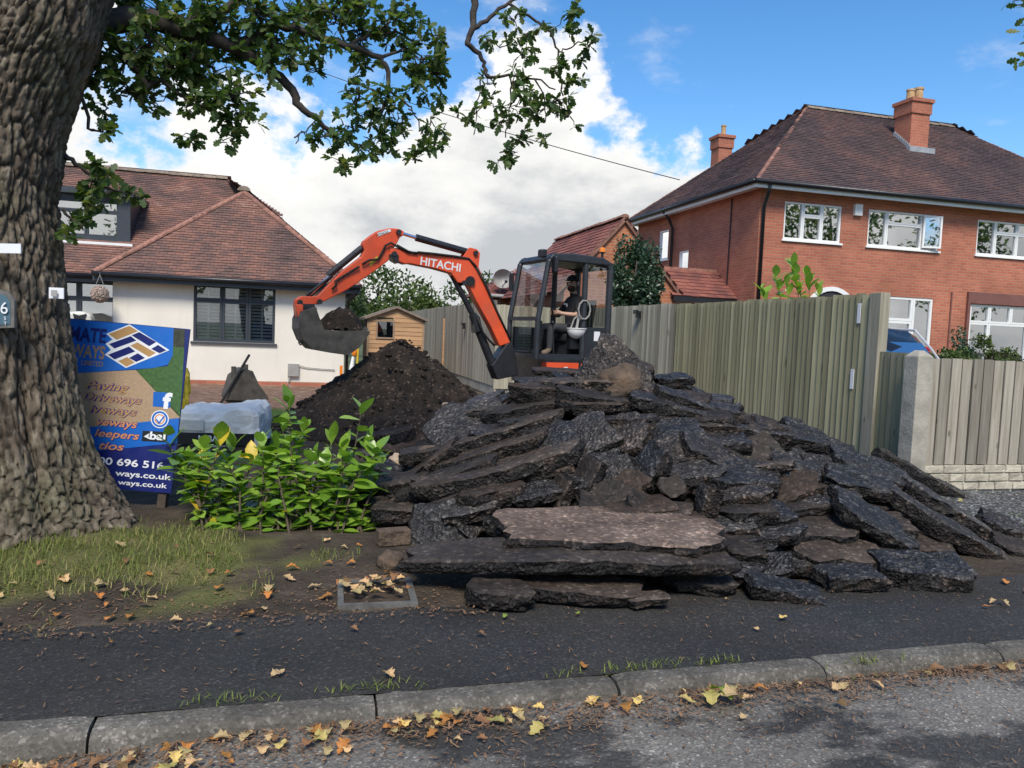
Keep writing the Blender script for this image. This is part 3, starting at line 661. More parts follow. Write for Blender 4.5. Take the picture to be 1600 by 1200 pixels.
window(hs_, PH, *bay, [(0, .2, 0, .7), (0, .2, .7, 1), (.2, .42, .7, 1), (.42, .6, .7, 1), (.2, .6, 0, .7), (.6, .8, 0, .7), (.6, .8, .7, 1), (.8, 1, 0, .7), (.8, 1, .7, 1)], 'white_upvc', sill='white_upvc', curtains=True, fw=0.06)
window(hs_, PS, *s1, [(0, 1, 0, 1)], 'white_upvc', sill='white_upvc'); window(hs_, PS, *s2, [(0, 1, 0, 1)], 'white_upvc', sill='white_upvc')
# an opened casement leaning out of the second upper window
oc = MB(); Mo = Matrix.Translation((15.36, HY-0.005, 0)) @ Matrix.Rotation(radians(-13), 4, 'Z')
for x0, x1, z0, z1 in ((0, 0.05, 4.03, 4.86), (0.45, 0.50, 4.03, 4.86), (0.05, 0.45, 4.03, 4.08), (0.05, 0.45, 4.81, 4.86)): oc.box(x0, x1, -0.045, -0.005, z0, z1, 0, Mo)
cas = oc.build('casement', 'white_upvc', hs_); one(lambda m: m.box(0.05, 0.45, -0.03, -0.022, 4.08, 4.81, 0, Mo), 'pane', 'glass_house', cas)
one(lambda m: m.box(17.02, 20.5, HY-0.05, HY-0.002, 2.68, 2.98), 'bay_header', 'brown_board', hs_)
one(lambda m: (m.box(16.94, 17.02, HY-0.07, HY-0.002, 1.0, 2.98)), 'bay_post', 'brown_board', hs_)
one(lambda m: m.box(16.42, 16.46, HY-0.03, HY-0.002, 0.2, 2.95), 'cable_cover', 'brown_board', hs_)
one(lambda m: m.box(13.22, 13.44, HY-0.09, HY-0.002, 4.70, 4.98), 'alarm_box', 'white_paint', hs_)
# arched porch head left of the door window
pa = MB(); n = 14
for i in range(n+1):
    an = pi*i/n
    for rr, yy in ((0.62, -0.05), (0.74, -0.05), (0.74, 0.0), (0.62, 0.0)): pa.v.append((12.75-cos(an)*rr, HY+yy, 2.22+sin(an)*rr*0.9))
for i in range(n):
    for q in range(4): pa.face((4*i+q, 4*i+(q+1) % 4, 4*(i+1)+(q+1) % 4, 4*(i+1)+q))
pa.build('porch_arch', 'white_upvc', hs_)
one(lambda m: m.poly([(12.75-cos(pi*i/14)*0.62, HY-0.012, 2.22+sin(pi*i/14)*0.55) for i in range(15)] + [(13.37, HY-0.012, 0), (12.13, HY-0.012, 0)]), 'porch_door', 'room_dark', hs_)
ho = 0.36; hz = HE+0.06; hh = (HB-HY)/2+ho; HRZ = 8.45; ry = (HY+HB)/2; slope = (HRZ-hz)/hh
q00, q10, q11, q01 = Vector((HX0-ho, HY-ho, hz)), Vector((HX1+ho, HY-ho, hz)), Vector((HX1+ho, HB+ho, hz)), Vector((HX0-ho, HB+ho, hz))
ra, rb = Vector((HX0-ho+hh, ry, HRZ)), Vector((HX1+ho-hh, ry, HRZ))
hroof = one(lambda m: m.box(HX0-ho+0.01, HX1+ho-0.01, HY-ho+0.01, HB+ho-0.01, hz-0.10, hz-0.06), 'roof', 'white_paint', hs_)
roof_plane(hroof, [q00, q10, rb, ra], 'tile_house'); roof_plane(hroof, [q01, q00, ra], 'tile_house')
roof_plane(hroof, [q10, q11, rb], 'tile_house', 0.2, 0.33); roof_plane(hroof, [q11, q01, ra, rb], 'tile_house', 0.2, 0.33)
ridge_run(hroof, ra, rb, 'ridge_tile', r=0.13)
for a_, b_ in ((ra, q00), (ra, q01), (rb, q10)): ridge_run(hroof, a_, b_+Vector((0, 0, 0.04)), 'hip_tile', 'hip_tile', 0.24, 0.055)
mb = MB(); mb.box(HX0-ho-0.02, HX1+ho, HY-ho-0.022, HY-ho, hz-0.17, hz-0.02); mb.box(HX0-ho-0.022, HX0-ho, HY-ho, HB+ho, hz-0.17, hz-0.022); mb.build('fascia', 'white_paint', hs_)
gutter(hs_, (HX0-ho-0.06, HY-ho-0.08, hz-0.03), (HX1+ho, HY-ho-0.08, hz-0.03), 'black_plastic', 0.06); gutter(hs_, (HX0-ho-0.08, HY-ho-0.06, hz-0.03), (HX0-ho-0.08, HB+ho, hz-0.03), 'black_plastic', 0.06)
one(lambda m: m.tube([(HX0-0.02, HY-ho-0.06, hz-0.06), (HX0+0.0, HY-ho+0.02, hz-0.25), (HX0+0.06, HY-0.08, hz-0.55), (HX0+0.06, HY-0.08, 0.0)], 0.045), 'downpipe', 'black_plastic', hs_, smooth=True)
one(lambda m: m.tube([(HX0-ho-0.06, 21.3, hz-0.06), (HX0-0.2, 21.3, hz-0.3), (HX0-0.08, 21.3, hz-0.55), (HX0-0.08, 21.3, 0.0)], 0.045), 'downpipe', 'black_plastic', hs_, smooth=True)
one(lambda m: m.tube([(HX0-0.02, 18.1, HE-0.1), (HX0-0.02, 18.1, 2.4)], 0.018, 6), 'cable', 'black_plastic', hs_)
def chimney(x0, x1, y0, y1, zb, zt, pots, flash=True):
    mb = MB(); mb.box(x0, x1, y0, y1, zb, zt-0.42); mb.box(x0-0.035, x1+0.035, y0-0.035, y1+0.035, zt-0.42, zt-0.10); mb.box(x0-0.075, x1+0.075, y0-0.075, y1+0.075, zt-0.10, zt)
    ch = mb.build('chimney', 'brick_red', hs_)
    for (px, py, r, h) in pots:
        one(lambda m: m.tube([(px, py, zt-0.02), (px, py, zt+h*0.85), (px, py, zt+h*0.86), (px, py, zt+h)], [r*1.05, r*0.95, r*1.12, r*1.12], 14), 'chimney_pot', 'clay_pot', ch, smooth=False)
    if flash:
        m = MB(); n = 9
        for i in range(n):
            y = y0+(y1-y0)*i/n; z = hz+slope*(y-HY+ho)
            m.box(x0-0.03, x0+0.0, y, y+(y1-y0)/n*1.0, z-0.05, z+0.16)
        zf = hz+slope*(y0-HY+ho); m.box(x0-0.12, x1+0.12, y0-0.16, y0-0.004, zf-0.10, zf+0.05); m.build('flashing', 'lead', ch)
    return ch
chimney(16.45, 17.07, 18.7, 19.35, 6.6, 8.52, ((16.62, 19.0, 0.11, 0.32), (16.9, 19.0, 0.12, 0.40)))
chimney(13.05, 13.55, 23.4, 23.9, 5.3, 8.25, ((13.3, 23.6, 0.08, 0.36),), False)
for o in set(bpy.data.objects) - HOUSE0:
    if o.parent is hs_: o.location = Vector(o.location) - off_h

# ------------------------------------------------------------------ brick garage with gable, lean-to, outhouse behind the fence
g0 = set(bpy.data.objects); go = Vector((7.6, 17.7, 0))
gar = empty('brick_garage', go, 'orange brick garage with tiled gable roof behind the fence, holly in front', 'garage')
GXA, GXL, GXR, GYF, GYB, GZA, GZE = 7.42, 5.95, 8.9, 17.7, 23.0, 4.27, 2.62
gp = (GZA-GZE)/(GXR-GXA)
mb = MB(); mb.poly([(GXL, GYF, -0.1), (GXR, GYF, -0.1), (GXR, GYF, GZE), (GXA, GYF, GZA), (GXL, GYF, GZE)]); mb.poly([(GXL, GYF, -0.1), (GXL, GYF, GZE), (GXL, GYB, GZE), (GXL, GYB, -0.1)]); mb.poly([(GXR, GYF, -0.1), (GXR, GYB, -0.1), (GXR, GYB, GZE), (GXR, GYF, GZE)]); mb.poly([(GXR, GYB, -0.1), (GXL, GYB, -0.1), (GXL, GYB, GZE), (GXA, GYB, GZA), (GXR, GYB, GZE)])
mb.build('wall', 'brick_orange', gar)
e = 0.12; zl = GZE-gp*e*0
rl = roof_plane(gar, [(GXL-0.2, GYB, GZE-gp*0.2+0.06), (GXL-0.2, GYF-0.05, GZE-gp*0.2+0.06), (GXA, GYF-0.05, GZA+0.06), (GXA, GYB, GZA+0.06)], 'tile_garage', 0.14, 0.2, name='roof_tiles')
roof_plane(gar, [(GXR+0.2, GYF-0.05, GZE-gp*0.2+0.06), (GXR+0.2, GYB, GZE-gp*0.2+0.06), (GXA, GYB, GZA+0.06), (GXA, GYF-0.05, GZA+0.06)], 'tile_garage', 0.14, 0.2, name='roof_tiles')
ridge_run(gar, (GXA, GYF-0.05, GZA+0.1), (GXA, GYB, GZA+0.1), 'hip_tile', 'ridge_tile', 0.3, 0.11)
mb = MB(); mb.bar((GXA, GYF-0.06, GZA+0.02), (GXR+0.22, GYF-0.06, GZE-gp*0.22+0.02), 0.05, 0.10); mb.bar((GXA, GYF-0.06, GZA+0.02), (GXL-0.22, GYF-0.06, GZE-gp*0.22+0.02), 0.05, 0.10); mb.build('verge', 'hip_tile', gar)
for o in set(bpy.data.objects)-g0:
    if o.parent is gar: o.location = Vector(o.location)-go
g0 = set(bpy.data.objects); go = Vector((9.7, 18.0, 0))
lt = empty('side_porch', go, 'low lean-to porch with red tiled roof against the brick house side wall', 'porch')
one(lambda m: m.box(8.98, 10.53, 18.2, 20.9, -0.1, 2.5), 'wall', 'white_paint', lt)
roof_plane(lt, [(8.75, 17.6, 2.52), (10.75, 17.6, 2.5), (10.55, 18.6, 3.22), (8.75, 18.6, 3.24)], 'tile_garage', 0.16, 0.25, name='roof_tiles')
one(lambda m: m.box(8.75, 10.55, 18.6, 18.75, 3.18, 3.30), 'ridge', 'hip_tile', lt)
one(lambda m: m.box(8.8, 10.72, 17.58, 17.66, 2.36, 2.49), 'fascia', 'black_plastic', lt)
for o in set(bpy.data.objects)-g0:
    if o.parent is lt: o.location = Vector(o.location)-go
g0 = set(bpy.data.objects); go = Vector((6.2, 24.0, 0))
oh = empty('brick_outhouse', go, 'small brick outhouse with hipped tile roof carrying a satellite dish', 'outhouse')
one(lambda m: m.box(5.45, 8.0, 23.4, 26.0, -0.1, 2.55), 'wall', 'brick_orange', oh)
roof_plane(oh, [(5.2, 23.15, 2.56), (8.2, 23.15, 2.56), (6.75, 24.7, 3.6)], 'tile_garage', 0.14, 0.2, name='roof_tiles'); roof_plane(oh, [(5.2, 26.2, 2.56), (5.2, 23.15, 2.56), (6.75, 24.7, 3.6)], 'tile_garage', 0.14, 0.2, name='roof_tiles')
roof_plane(oh, [(8.2, 23.15, 2.56), (8.2, 26.2, 2.56), (6.75, 24.7, 3.6)], 'tile_garage', 0.14, 0.2, name='roof_tiles')
gutter(oh, (5.15, 23.1, 2.52), (8.2, 23.1, 2.52), 'cable_grey')
for o in set(bpy.data.objects)-g0:
    if o.parent is oh: o.location = Vector(o.location)-go
dish = empty('satellite_dish', (5.75, 23.2, 2.5), 'grey satellite dish on a bracket at the outhouse roof edge', 'satellite dish')
dm = MB(); n = 20
for i in range(6):
    r = 0.32*i/5
    for j in range(n): dm.v.append((r*cos(2*pi*j/n), -0.22*(1-(r/0.32)**2)*-1-0.2, 0.55+r*0.92*sin(2*pi*j/n)))
for i in range(5):
    for j in range(n): dm.face((i*n+j, i*n+(j+1) % n, (i+1)*n+(j+1) % n, (i+1)*n+j))
dm.build('reflector', 'cable_grey', dish, smooth=True)
one(lambda m: (m.tube([(0, 0.02, 0.5), (0, 0.1, 0.3), (0, 0.12, -0.2)], 0.025)), 'bracket', 'cable_grey', dish)
one(lambda m: (m.tube([(0, -0.05, 0.3), (0, -0.55, 0.42)], 0.014), m.ball((0, -0.57, 0.44), 0.05, 8, 6)), 'feed_arm', 'black_plastic', dish)

# ------------------------------------------------------------------ garden shed
SX0, SX1, SY, SE, SA = 1.56, 3.06, 21.0, 1.66, 1.92
g0 = set(bpy.data.objects); go = Vector((2.3, 21.0, 0))
shed = empty('garden_shed', go, 'small honey coloured wooden shed with a square window and apex roof', 'shed')
nb = 14; swn = (1.80, 2.24, 1.13, 1.58)
for i in range(nb):
    z0, z1 = 0.02+1.66*i/nb, 0.02+1.66*(i+1)/nb
    segs = [(SX0, SX1)]
    if z1 > swn[2] and z0 < swn[3]: segs = [(SX0, swn[0]), (swn[1], SX1)]
    for a_, b_ in segs:
        one(lambda m: m.hexa([(a_, SY-0.014, z0), (b_, SY-0.014, z0), (b_, SY+0.012, z0), (a_, SY+0.012, z0), (a_, SY-0.003, z1-0.003), (b_, SY-0.003, z1-0.003), (b_, SY+0.012, z1-0.003), (a_, SY+0.012, z1-0.003)]), 'board', 'shed_wood', shed)
for i in range(3):
    z0, z1 = SE+0.02+0.085*i, SE+0.02+0.085*(i+1); k0, k1 = (z0-SE)/(SA-SE), min(1, (z1-SE)/(SA-SE)); xm = (SX0+SX1)/2; hw_ = (SX1-SX0)/2
    one(lambda m: m.prism([(xm-hw_*(1-k0), SY, z0), (xm+hw_*(1-k0), SY, z0), (xm+hw_*(1-k1), SY, z1), (xm-hw_*(1-k1), SY, z1)], (0, 1, 0), 0.02), 'board', 'shed_wood', shed)
one(lambda m: (m.box(SX0+0.012, SX1-0.012, SY+0.013, SY+2.0, 0, SE-0.02)), 'carcass', 'shed_trim', shed)
mb = MB()
for sx, x in ((1, SX0-0.10), (-1, SX1+0.10)): mb.prism([(x, SY-0.12, SE-0.03), ((SX0+SX1)/2, SY-0.12, SA+0.03), ((SX0+SX1)/2, SY-0.12, SA+0.07), (x, SY-0.12, SE+0.01)], (0, 1, 0), 0.001) if False else mb.hexa([(x, SY-0.12, SE-0.05), ((SX0+SX1)/2, SY-0.12, SA+0.02), ((SX0+SX1)/2, SY+2.1, SA+0.02), (x, SY+2.1, SE-0.05), (x, SY-0.12, SE+0.01), ((SX0+SX1)/2, SY-0.12, SA+0.08), ((SX0+SX1)/2, SY+2.1, SA+0.08), (x, SY+2.1, SE+0.01)])
mb.build('roof', 'roof_felt', shed)
mb = MB(); rect_bars(mb, lambda u, d, z: Vector((u, SY+d, z)), swn[0]-0.03, swn[1]+0.03, swn[2]-0.03, swn[3]+0.03, 0.045, -0.03, 0.0); sw = mb.build('window', 'shed_trim', shed)
one(lambda m: m.box(swn[0], swn[1], SY-0.012, SY-0.006, swn[2], swn[3]), 'pane', 'glass_cab', sw); one(lambda m: m.box(swn[0], swn[1], SY+0.0, SY+0.012, swn[2], swn[3]), 'room', 'room_dark', sw)
for x0_ in (SX0-0.025, SX1-0.03): one(lambda m: m.box(x0_, x0_+0.055, SY-0.022, SY+0.03, 0, SE), 'corner_trim', 'shed_trim', shed)
for o in set(bpy.data.objects)-g0:
    if o.parent is shed: o.location = Vector(o.location)-go

# ------------------------------------------------------------------ fences
FX = 5.9
def boards(parent, P, L, z0, z1, w, mat, over=0.014, th=0.028, pitch=None, knots=False):
    """feather-edge boards, each its own object; P(u, d, z) in the fence's own frame."""
    n = int(L/w); me = None
    for i in range(n):
        u = i*w
        o = one(lambda m: m.hexa([P(-over/2, 0, 0), P(w+over/2, -th, 0), P(w+over/2, -0.001, 0), P(-over/2, 0.006, 0), P(-over/2, 0, 1), P(w+over/2, -th, 1), P(w+over/2, -0.001, 1), P(-over/2, 0.006, 1)]), 'board', mat, parent) if me is None else link('board', me, parent)
        me = o.data
        o.location = P(u, R.uniform(-0.004, 0.004), z0) - P(0, 0, 0) ; o.scale = (1, 1, z1-z0+R.uniform(-0.012, 0.012))

FY0, FYJ = 7.1, 16.4
tall = empty('tall_fence', (FX, FY0, 0), 'tall green-stained boarded fence running back past the digger', 'fence')
# runs along +Y, seen from -X
boards(tall, lambda u, d, z: Vector((d, u, z)), 4.6, 0.16, 1.98, 0.1, 'fence_green')
PT2 = lambda u, d, z: Vector((d, u, z))
n0 = 46
me2 = None
for i in range(int((FYJ-FY0-4.6)/0.1)):
    o = one(lambda m: m.hexa([PT2(-0.007, 0, 0), PT2(0.107, -0.028, 0), PT2(0.107, -0.001, 0), PT2(-0.007, 0.006, 0), PT2(-0.007, 0, 1), PT2(0.107, -0.028, 1), PT2(0.107, -0.001, 1), PT2(-0.007, 0.006, 1)]), 'board', 'fence_grey', tall) if me2 is None else link('board', me2, tall)
    me2 = o.data; o.location = (R.uniform(-0.004, 0.004), 4.6+i*0.1, 0.16); o.scale = (1, 1, 1.84+R.uniform(-0.012, 0.012))
for i in range(5): one(lambda m: m.box(0.022, 0.12, i*2.3-0.06 if i else 0.02, i*2.3+0.06 if i else 0.14, 0, 1.95), 'post', 'concrete_grey', tall)
one(lambda m: m.box(0.002, 0.05, 0.0, FYJ-FY0, 0.0, 0.155), 'gravel_board', 'concrete_grey', tall)
ep = one(lambda m: (m.box(-0.05, 0.07, -0.20, -0.03, 0, 1.985)), 'end_post', 'fence_grey', tall); bevel(ep, 0.006)
one(lambda m: m.box(-0.03, 0.0, -0.028, 0.0, 0.03, 1.975), 'batten', 'fence_green', tall)
for nm, z, y in (('label_plate', 1.66, 0.12), ('label_plate', 0.93, 0.16)): one(lambda m: m.box(-0.034, -0.026, y, y+0.05, z, z+0.22), nm, 'label_white', tall)
jog = empty('boarded_fence', (3.98, FYJ, 0), 'grey boarded fence crossing behind the digger cab', 'fence')
boards(jog, lambda u, d, z: Vector((u, -d, z)) if False else Vector((u, d, z)), FX-3.98, 0.16, 2.0, 0.1, 'fence_grey')
one(lambda m: m.box(0, FX-3.98, 0.012, 0.05, 0, 0.155), 'gravel_board', 'concrete_grey', jog)
far = empty('boarded_fence', (3.98, FYJ, 0), 'long weathered pale grey fence running from the digger boom to the shed', 'fence')
boards(far, lambda u, d, z: Vector((d, u, z)), 16.5, 0.22, 2.1, 0.11, 'fence_pale')
one(lambda m: m.box(0.0, 0.05, 0, 16.5, 0.0, 0.22), 'gravel_board', 'concrete', far)
one(lambda m: m.box(-0.07, -0.022, 6.4, 6.5, 0.1, 1.75, 0), 'prop', 'shed_wood', far)
lamp = empty('fence_lamp', (FX-0.03, 6.95+6.1, 1.86), 'small black lamp fixed near the top of the tall fence', 'lamp')
one(lambda m: m.box(-0.07, 0.0, -0.05, 0.05, -0.09, 0.03), 'housing', 'black_plastic', lamp); one(lambda m: m.box(-0.11, -0.07, -0.07, 0.07, -0.02, 0.05), 'visor', 'black_plastic', lamp)
hook = empty('fence_fitting', (3.93, 19.6, 1.55), 'small dark bracket on the weathered pale fence', 'bracket')
one(lambda m: (m.box(-0.06, 0.0, -0.05, 0.05, -0.1, 0.06)), 'plate', 'black_plastic', hook); one(lambda m: m.tube([(-0.05, 0, 0), (-0.12, -0.08, 0.06), (-0.14, -0.1, 0.0)], 0.015, 6), 'arm', 'black_plastic', hook)
# step-down panel, concrete post, low fence along the pavement
PX, PY = 5.79, 6.25
step = empty('boarded_fence', (5.80, 6.35, 0), 'low dark green boarded panel between the concrete post and tall fence', 'fence')
dv = Vector((FX-0.0-5.80, FY0-0.20-6.35, 0)); Ls = dv.length; dv.normalize(); dn = Vector((dv.y, -dv.x, 0))
for i in range(5):
    a_ = dv*(i*Ls/5); one(lambda m: m.hexa([a_-dn*0.0, a_+dv*(Ls/5+0.005)-dn*0.016, a_+dv*(Ls/5+0.005)-dn*0.001, a_+dn*0.006] + [p+Vector((0, 0, 1.36)) for p in (a_-dn*0.0, a_+dv*(Ls/5+0.005)-dn*0.016, a_+dv*(Ls/5+0.005)-dn*0.001, a_+dn*0.006)]), 'board', 'fence_green', step)
post = MB(); w = 0.09
for z0, z1, k0, k1 in ((0, 1.33, 1, 1), (1.33, 1.39, 1, 0.35)):
    post.hexa([(-w*k0, -w*k0, z0), (w*k0, -w*k0, z0), (w*k0, w*k0, z0), (-w*k0, w*k0, z0), (-w*k1, -w*k1, z1), (w*k1, -w*k1, z1), (w*k1, w*k1, z1), (-w*k1, w*k1, z1)])
po = post.build('concrete_post', 'concrete', loc=(PX, PY, 0)); tag(po, 'pale square concrete fence post with a shallow pointed cap', 'post'); bevel(po, 0.006)
low = empty('low_fence', (PX+0.12, PY, 0), 'low grey boarded fence on a stone-faced concrete base', 'fence')
L = 4.0
for i in range(28):
    o = one(lambda m: m.hexa([(0.0, -0.022, 0), (0.108, -0.026, 0), (0.108, -0.004, 0), (0, -0.001, 0), (0.0, -0.022, 1.06), (0.108, -0.026, 1.06), (0.108, -0.004, 1.06), (0, -0.001, 1.06)]), 'board', 'fence_pale', low) if i == 0 else link('board', o.data, low)
    o.location = (i*0.132, R.uniform(-0.004, 0.004), 0.26+R.uniform(-0.006, 0.006)); o.rotation_euler.y = R.uniform(-0.006, 0.006)
for i in range(28):
    o = one(lambda m: m.box(0.0, 0.10, 0.052, 0.072, 0, 1.05), 'back_board', 'fence_pale', low) if i == 0 else link('back_board', o.data, low)
    o.location = (i*0.132+0.07, 0, 0.26)
one(lambda m: m.box(0, L, 0.012, 0.05, 0.9, 1.0), 'rail', 'fence_grey', low); one(lambda m: m.box(0, L, 0.012, 0.05, 0.4, 0.5), 'rail', 'fence_grey', low)
one(lambda m: m.box(0, L, -0.012, 0.05, -0.05, 0.255), 'gravel_board', 'concrete', low)
for r_ in range(3):
    x = -0.1*(r_ % 2)
    while x < L:
        wd = R.uniform(0.16, 0.30); x0, x1 = max(0, x)+0.005, min(L, x+wd)-0.005
        if x1-x0 > 0.03:
            z0, z1 = r_*0.086+0.004, r_*0.086+0.082; q = [R.uniform(0.012, 0.028) for _ in range(4)]
            one(lambda m: m.hexa([(x0, -0.014, z0), (x1, -0.014, z0), (x1, -0.012, z0), (x0, -0.012, z0), (x0, -0.014, z1), (x1, -0.014, z1), (x1, -0.012, z1), (x0, -0.012, z1)]) or m.hexa([(x0+0.004, -0.014-q[0], z0+0.006), (x1-0.004, -0.014-q[1], z0+0.006), (x1, -0.013, z0), (x0, -0.013, z0), (x0+0.006, -0.014-q[2], z1-0.008), (x1-0.006, -0.014-q[3], z1-0.008), (x1, -0.013, z1), (x0, -0.013, z1)]), 'stone', 'stone_face', low)
        x += wd

# ================================================================== soil mound, slab heap
RT, UP, FW = CM @ Vector((1, 0, 0)), CM @ Vector((0, 1, 0)), Vector((sin(-YAW), cos(-YAW), 0))
def hm(x, y):
    dx, dy = x-2.75, y-6.75
    a = 2.55 if dx < 0 else 2.95; b = 2.95 if dy < 0 else 2.4
    r = sqrt((dx/a)**2 + (dy/b)**2)
    return max(-0.05, 1.16*(1-r**1.25) if r < 1 else -0.05)
def soil(x, y):
    dx, dy = x-1.28, y-10.9
    r = sqrt((dx/(1.75 if dx < 0 else 1.75))**2 + (dy/1.9)**2)
    return 1.16*(max(0, 1-r)**1.0)*(1.12-0.12*r) + 0.12*exp(-(dx*dx+dy*dy)*2)*0 if r < 1 else -0.05
def heightmesh(fn, x0, x1, y0, y1, s, amp, name, mat, seed):
    mb = MB(); nx, ny = int((x1-x0)/s), int((y1-y0)/s)
    for j in range(ny+1):
        for i in range(nx+1):
            x, y = x0+s*i, y0+s*j; h = fn(x, y)
            k = sm(-0.05, 0.15, h)
            p = Vector((x, y, seed))
            h += k*(amp*fbm(p*2.3, 6) + amp*0.45*abs(noise.noise(p*9)) + amp*0.35*noise.noise(p*21))
            mb.v.append((x, y, h-(0.12 if h <= -0.045 else 0)))
    for j in range(ny):
        for i in range(nx):
            a = j*(nx+1)+i; mb.face((a, a+1, a+nx+2, a+nx+1))
    return mb.build(name, mat, smooth=False)
core = heightmesh(lambda x, y: hm(x, y)-0.10, 0, 5.6, 3.7, 9.3, 0.05, 0.08, 'rubble_core', 'soil_core', 3)
tag(core, 'dark crumbled tarmac and earth filling the heap of broken slabs', 'rubble', kind='stuff')
pile = heightmesh(soil, -1.2, 3.4, 8.8, 13.0, 0.035, 0.10, 'soil_mound', 'soil_dark', 8)
tag(pile, 'tall mound of dark dug soil beneath the digger bucket', 'soil mound')
def brown(x, y):
    dx, dy = x-2.6, y-9.0
    r = sqrt((dx/1.7)**2+(dy/1.3)**2); return 0.66*(1-r) if r < 1 else -0.05
tag(heightmesh(brown, 0.8, 4.4, 7.6, 10.4, 0.04, 0.10, 'earth_bank', 'soil_brown', 5), 'low bank of loose brown earth in front of the digger cab', 'earth bank')
# clods on the mound
mb = MB()
for i in range(420):
    a, rr = R.uniform(0, 2*pi), sqrt(R.random())*1.85; x, y = 1.28+cos(a)*rr, 10.9+sin(a)*rr*0.95; h = soil(x, y)
    if h < 0: continue
    s_ = R.choice((0.012, 0.018, 0.025, 0.04)); mb.ball((x, y, h+s_*0.5+0.03), (s_*R.uniform(.8, 1.6), s_, s_*R.uniform(.6, 1)), 6, 4, 0, 0.6, i)
tag(mb.build('soil_clods', 'soil_dark'), 'loose crumbs of soil scattered over the dark mound', 'soil', kind='stuff')
def stone(px, py, d_or_fn, size, mat, label, squash=0.75, name='stone', seed=1, group=None):
    p = hit(px, py, d_or_fn) if callable(d_or_fn) else onD(px, py, d_or_fn)
    mb = MB(); mb.ball((0, 0, 0), (size, size*0.85, size*squash), 18, 12, 0, 0.35, seed)
    for k, v in enumerate(mb.v):
        q = Vector(v); mb.v[k] = tuple(q*(1+0.05*fbm(q*1.5/size+Vector((seed, 0, 0)))))
    o = mb.build(name, mat, loc=p, smooth=True); o.rotation_euler = (R.uniform(-.3, .3), R.uniform(-.3, .3), R.uniform(0, 6)); return tag(o, label, 'stone', group)
def hit(px, py, fn, t0=2.5, t1=16):
    d = ray(px, py); t = t0
    while t < t1:
        p = EYE + d*t
        if p.z <= fn(p.x, p.y): return p
        t += 0.02
    return EYE + d*7.0
def slab_mesh(L, W, T, seed, bend=0.0, flip=False, rough=1.35, shape=None):
    rg = random.Random(seed)
    cs = [(x*L, y*W) for x, y in shape] if shape else []
    for sx, sy in () if shape else ((-1, -1), (1, -1), (1, 1), (-1, 1)):
        k = rg.random()
        if k < 0.45: cs += [(sx*(0.5-rg.uniform(0.0, 0.10))*L, sy*(0.5-rg.uniform(0.0, 0.12))*W)]
        else:
            c1 = (sx*0.5*L, sy*(0.5-rg.uniform(0.15, 0.4))*W); c2 = (sx*(0.5-rg.uniform(0.08, 0.3))*L, sy*0.5*W)
            cs += [c1, c2] if sx*sy > 0 else [c2, c1]
    pts = []; n = len(cs); stp = max(0.035, min(0.07, L/14))
    for i in range(n):
        a, b = Vector(cs[i]), Vector(cs[(i+1) % n]); m = max(1, int((b-a).length/stp))
        for k in range(m):
            q_ = a.lerp(b, k/m); pts.append(q_*(1+0.16*fbm(Vector((q_.x*2.6/max(L, .3), q_.y*2.6/max(W, .3), seed*1.7)), 3)))
    N = len(pts); mb = MB()
    levels = [(0.5, 0.90), (0.42, 0.985), (0.12, 1.0), (-0.2, 0.985), (-0.46, 0.93)]
    def zb(x): return bend*((2*x/L)**2-0.3)
    jag = min(0.020, 0.16*T+0.004)*rough
    for li, (zf, k) in enumerate(levels):
        for i, p in enumerate(pts):
            j = fbm(Vector((p.x*11, p.y*11, seed+li*0.6)), 4)
            q = p*k + p.normalized()*j*jag*(0.5 if li == 0 else 1.4)
            z = zf*T + 0.10*T*noise.noise(Vector((p.x*9, p.y*9, seed+li*2)))*rough
            mb.v.append((q.x, q.y, z+zb(q.x)))
    for li in range(4):
        for i in range(N): mb.face((li*N+(i+1) % N, li*N+i, (li+1)*N+i, (li+1)*N+(i+1) % N), 1 if li > 0 else (2 if flip else 0))
    def cap(z0, base, mi, sgn):
        prev = [base*N+i for i in range(N)]
        for k in (0.6, 0.25):
            b = len(mb.v)
            for i, p in enumerate(pts):
                q = p*k*levels[base][1]; am = (0.06, 0.22, 0.13)[mi]
                mb.v.append((q.x, q.y, z0*T + zb(q.x) + am*T*fbm(Vector((q.x*8, q.y*8, seed+4)), 4)*rough))
            for i in range(N):
                f_ = (prev[i], prev[(i+1) % N], b+(i+1) % N, b+i); mb.face(f_ if sgn > 0 else f_[::-1], mi)
            prev = [b+i for i in range(N)]
        mb.face(prev if sgn > 0 else prev[::-1], mi)
    cap(0.5, 0, 2 if flip else 0, 1); cap(-0.5, 4, 1, -1)
    return mb
HEAP = 'broken tarmac slabs in the heap'
def put_slab(P, L, W, T, ang, slope, seed, flip, label, bend=0.0, lift=0.5, group=HEAP, yaw=0.0, top='slab_top', shape=None, cat='tarmac slab', name='tarmac_piece'):
    u = (RT*cos(radians(ang)) + UP*sin(radians(ang))); f = Matrix.Rotation(radians(yaw), 3, 'Z') @ FW
    u = Matrix.Rotation(radians(yaw), 3, 'Z') @ u
    v = f*cos(radians(slope)) + Vector((0, 0, 1))*sin(radians(slope)); n = u.cross(v).normalized(); v = n.cross(u).normalized()
    o = slab_mesh(L, W, T, seed, bend, flip, shape=shape).build(name, [top, 'slab_broken', 'slab_under'])
    M = Matrix((u, v, n)).transposed().to_4x4(); M.translation = P + n*T*lift; o.matrix_world = M
    return tag(o, label, cat, group, 'thing')
LB = 'long broken tarmac slab slanting up through the heap on the laurel side'
LR = 'long black tarmac slab lying down the slope towards the concrete post'
LM = 'rough black tarmac slab in the middle of the heap'
LC = 'small chunk of broken tarmac wedged between the bigger slabs'
LF = 'flat tarmac piece lying under the front slabs on the pavement'
